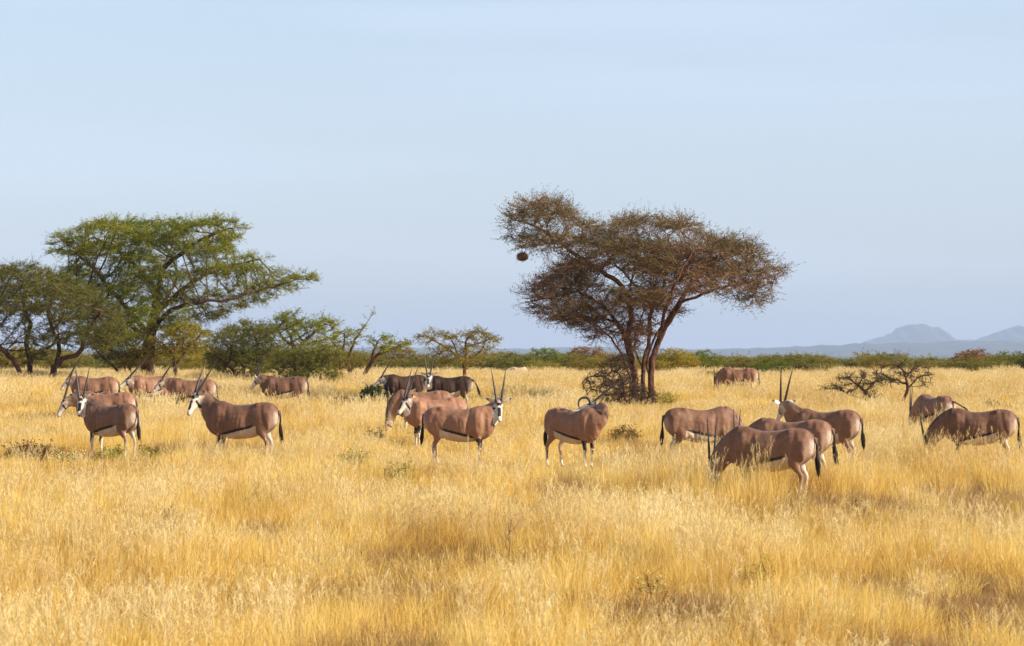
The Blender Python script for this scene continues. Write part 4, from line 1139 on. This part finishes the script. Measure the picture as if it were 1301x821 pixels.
def build_grass():
    rng = np.random.default_rng(77)
    ob = []
    for k in range(6): ob.append(tuft('grass_tuft', rng, 46, .15, .42, .0055, 'grass', lean=.38))             # 0-5
    for k in range(3): ob.append(tuft('grass_tuft', rng, 50, .15, .32, .006, 'grass_brown', lean=.6))          # 6-8
    for k in range(3): ob.append(tuft('grass_tuft', rng, 14, .13, .60, .0045, 'grass_pale', lean=.22, heads=True))   # 9-11
    for k in range(4): ob.append(tuft('grass_tuft', rng, 95, .36, .46, .011, 'grass', lean=.35))               # 12-15
    for k in range(2): ob.append(tuft('grass_tuft', rng, 90, .34, .34, .012, 'grass_brown', lean=.5))          # 16-17
    for k in range(2): ob.append(tuft('grass_tuft', rng, 34, .34, .62, .008, 'grass_pale', lean=.2, heads=True))    # 18-19
    coll = hidden_collection('grass_kinds', ob)
    pts = []
    for (y0, y1, dens, far) in ((19, 45, 15, 0), (45, 84, 10.5, 0), (84, 200, 4.2, 1)):
        area_w = lambda y: 2 * (.185 * y + 4)
        n = int(dens * (y1 - y0) * area_w((y0 + y1) / 2))
        ys = rng.uniform(y0, y1, n * 2); keep = rng.uniform(0, 1, n * 2) < area_w(ys) / area_w(y1)
        ys = ys[keep][:n]; xs = (rng.uniform(-.5, .5, len(ys))) * area_w(ys)
        pts += [(x, y, far) for x, y in zip(xs, ys)]
    brown_spots = [(P(px, py, depth_of(py)), r) for px, py, r in [(500, 770, 1.0), (870, 800, 1.3), (690, 660, .8), (1260, 790, 1.2), (60, 590, 1.6), (150, 592, 1.4), (480, 568, 1.0), (240, 580, 1.5),
                   (1090, 655, 1.6), (210, 690, .8), (820, 575, 1.5), (1250, 645, 2.0), (700, 560, 1.0), (320, 690, .9), (1080, 760, .6), (40, 540, 2.0), (350, 560, 1.4)]]
    low = [(P(px, 580, Y * .949 - .6), r, k) for px, Y, r, k in [(812, 105.5, 4.0, .35), (770, 104.5, 3.0, .4), (1148, 104, 2.5, .5), (1110, 107, 2.5, .5), (128, 66, 2.0, .22), (170, 66.3, 1.3, .3), (612, 63, 2.6, .25), (545, 64, 1.4, .3), (752, 61.5, 2.2, .35), (330, 64, 1.0, .7), (700, 61.5, .7, .95), (1085, 61, 1.2, .8), (535, 71, 1.2, .5), (930, 51.3, 2.2, 1.45), (1010, 50.8, 2.2, 1.5), (880, 62, 2.2, 1.4), (1225, 61, 2.2, 1.25), (1175, 76, 2.2, 1.3), (300, 64, 1.6, 1.25), (935, 119, 2.5, 1.3), (500, 79, 1.5, 1.3)]]
    wp, rot, scl, idx = [], [], [], []
    for x, y, far in pts:
        n1 = noise.noise(Vector((x * .30, y * .14, 0))); n2 = noise.noise(Vector((x * 1.1, y * .6, 5)))
        h = 1.0 + .42 * n1 + .32 * n2 + rng.normal(0, .10)
        bw = 0
        for c, r in brown_spots:
            dd = math.hypot(x - c.x, (y - c.y) * .45) / r
            if dd < 1.6: bw = max(bw, 1.15 - dd)
        nb = noise.noise(Vector((x * .42 + 9, y * .20, 2.2)))
        bw = max(bw, (nb - .20) * 2.6)
        for c, r, k in low:
            dd = math.hypot(x - c.x, (y - c.y) * .5) / r
            if dd < 1: h *= k + (1 - k) * dd * dd
        if bw > 0: h *= 1 - .22 * min(bw, 1)
        ran = rng.uniform()
        if ran < min(.93, bw * 1.25): i = rng.integers(16, 18) if far else rng.integers(6, 9)
        elif rng.uniform() < (.16 + .5 * max(0, n1)) * (1 if bw <= 0 else .3): i = rng.integers(18, 20) if far else rng.integers(9, 12)
        else: i = rng.integers(12, 16) if far else rng.integers(0, 6)
        if y > 140: h *= .8
        h = max(.22, min(1.9, h))
        wp.append((x, y, gz(x, y))); idx.append(i)
        rot.append((rng.normal(0, .07), rng.normal(0, .07), rng.uniform(0, 6.28) if rng.uniform() < .35 else rng.normal(0, .8)))
        s = rng.uniform(.85, 1.2); scl.append((s, s, h))
    o = instancer('dry_grass', wp, rot, scl, idx, coll)
    tag(o, 'tall golden dry grass covering the whole plain', 'grass', kind='stuff')
build_grass()

def build_thicket():
    rng = np.random.default_rng(31)
    obs = []
    for a, b in VAR:
        nb = bpy.data.objects.new('thicket_bush', b); obs.append(nb)
    coll = hidden_collection('thicket_kinds', obs)
    wp, rot, scl, idx = [], [], [], []
    for k in range(330):
        y = rng.uniform(188, 330); x = rng.uniform(-.24, .24) * y
        px = CX0 + F * x / y
        # height so the mass stays low on the skyline, higher at the left
        top = 454 + 7 * noise.noise(Vector((px * .012, 0, 4))) + rng.uniform(-4, 6)
        if px < 430: top -= 8
        g = gz(x, y); h = P(px, top, y).z - g
        if h < .5: continue
        v = int(rng.integers(0, 5)); w = rng.uniform(1.8, 3.6) * (.8 + h / 8)
        wp.append((x, y, g)); rot.append((0, 0, rng.uniform(0, 6.28))); scl.append((w / VW[v], w / VW[v], h / VH[v])); idx.append(v)
    o = instancer('thicket', wp, rot, scl, idx, coll)
    tag(o, 'continuous far thicket of olive scrub along the edge of the plain', 'scrub', kind='stuff')
build_thicket()

# ------------------------------------------------------------------ haze
def haze():
    x, y0, y1, z0, z1 = 31000, -90, 28000, -14, 250
    V = [(-x, y0, z0), (x, y0, z0), (x, y1, z0), (-x, y1, z0), (-x, y0, z1), (x, y0, z1), (x, y1, z1), (-x, y1, z1)]
    f = [(0, 3, 2, 1), (4, 5, 6, 7), (0, 1, 5, 4), (1, 2, 6, 5), (2, 3, 7, 6), (3, 0, 4, 7)]
    me = bpy.data.meshes.new('haze'); me.from_pydata(V, [], f)
    m, nt, N, L = new_mat('haze_air')
    v = N.new('ShaderNodeVolumePrincipled')
    v.inputs['Color'].default_value = (.62, .76, 1.0, 1); v.inputs['Density'].default_value = HAZE_D
    v.inputs['Anisotropy'].default_value = 0.0
    out = N.new('ShaderNodeOutputMaterial'); L.new(v.outputs[0], out.inputs['Volume'])
    me.materials.append(m)
    tag(link(bpy.data.objects.new('haze', me)), kind='stuff')
HAZE_D = .00008
haze()

# ------------------------------------------------------------------ light, sky, camera
SUN_EL, SUN_AZ = 28, 109        # azimuth clockwise from +Y (away from camera)
sd = Vector((math.sin(R(SUN_AZ)) * math.cos(R(SUN_EL)), math.cos(R(SUN_AZ)) * math.cos(R(SUN_EL)), math.sin(R(SUN_EL))))
sun = bpy.data.lights.new('sun', 'SUN'); sun.energy = 5.0; sun.angle = R(.53); sun.color = (1, .90, .76)
so = bpy.data.objects.new('sun', sun); COL.objects.link(so); so.rotation_euler = sd.to_track_quat('Z', 'Y').to_euler(); so.location = (60, -20, 90)

w = bpy.data.worlds.new('World'); scene.world = w; w.use_nodes = True
nt = w.node_tree; nt.nodes.clear(); N, L = nt.nodes, nt.links
sky = N.new('ShaderNodeTexSky'); sky.sky_type = 'NISHITA'; sky.sun_disc = False
sky.sun_elevation = R(SUN_EL); sky.sun_rotation = R(SUN_AZ); sky.air_density = 1.0; sky.dust_density = 1.2; sky.ozone_density = 1.5
# thin high cloud veil
tc = N.new('ShaderNodeTexCoord'); mp = N.new('ShaderNodeMapping'); mp.inputs['Scale'].default_value = (2.2, 2.2, 34)
L.new(tc.outputs['Generated'], mp.inputs['Vector'])
nz = N.new('ShaderNodeTexNoise'); nz.inputs['Scale'].default_value = 1.3; nz.inputs['Detail'].default_value = 5; nz.inputs['Roughness'].default_value = .5
L.new(mp.outputs[0], nz.inputs['Vector'])
cr = ramp(N, [(.42, (0, 0, 0)), (.75, (1, 1, 1))]); L.new(nz.outputs['Fac'], cr.inputs['Fac'])
mf = N.new('ShaderNodeMath'); mf.operation = 'MULTIPLY_ADD'; mf.inputs[1].default_value = .20; mf.inputs[2].default_value = .52
L.new(cr.outputs['Color'], mf.inputs[0])
mx = N.new('ShaderNodeMixRGB')
sxz = N.new('ShaderNodeSeparateXYZ'); L.new(tc.outputs['Generated'], sxz.inputs[0])
el = N.new('ShaderNodeMapRange'); el.interpolation_type = 'SMOOTHSTEP'
el.inputs['From Min'].default_value = .12; el.inputs['From Max'].default_value = .45; el.inputs['To Min'].default_value = 1; el.inputs['To Max'].default_value = .08
L.new(sxz.outputs['Z'], el.inputs['Value'])
mv = N.new('ShaderNodeMath'); mv.operation = 'MULTIPLY'; L.new(mf.outputs[0], mv.inputs[0]); L.new(el.outputs[0], mv.inputs[1])
L.new(mv.outputs[0], mx.inputs['Fac']); L.new(sky.outputs['Color'], mx.inputs['Color1']); mx.inputs['Color2'].default_value = (5.45, 6.4, 8.05, 1)
bg = N.new('ShaderNodeBackground'); bg.inputs['Strength'].default_value = .088
L.new(mx.outputs['Color'], bg.inputs['Color'])
out = N.new('ShaderNodeOutputWorld'); L.new(bg.outputs[0], out.inputs['Surface'])

cam = bpy.data.cameras.new('camera'); cam.sensor_width = 36; cam.lens = F / 1301 * 36
cam.clip_start = .5; cam.clip_end = 60000
cam.dof.use_dof = True; cam.dof.focus_distance = 62; cam.dof.aperture_fstop = 5.6
co = bpy.data.objects.new('camera', cam); COL.objects.link(co); co.location = (0, 0, CZ); co.rotation_euler = (R(90) + PITCH, 0, 0)
scene.camera = co

vs = scene.view_settings; vs.view_transform = 'Standard'; vs.look = 'None'; vs.gamma = 1; vs.exposure = .68; vs.use_curve_mapping = False
scene.cycles.max_bounces = 6; scene.cycles.diffuse_bounces = 3; scene.cycles.glossy_bounces = 2
scene.cycles.transmission_bounces = 4; scene.cycles.volume_bounces = 0; scene.cycles.transparent_max_bounces = 4
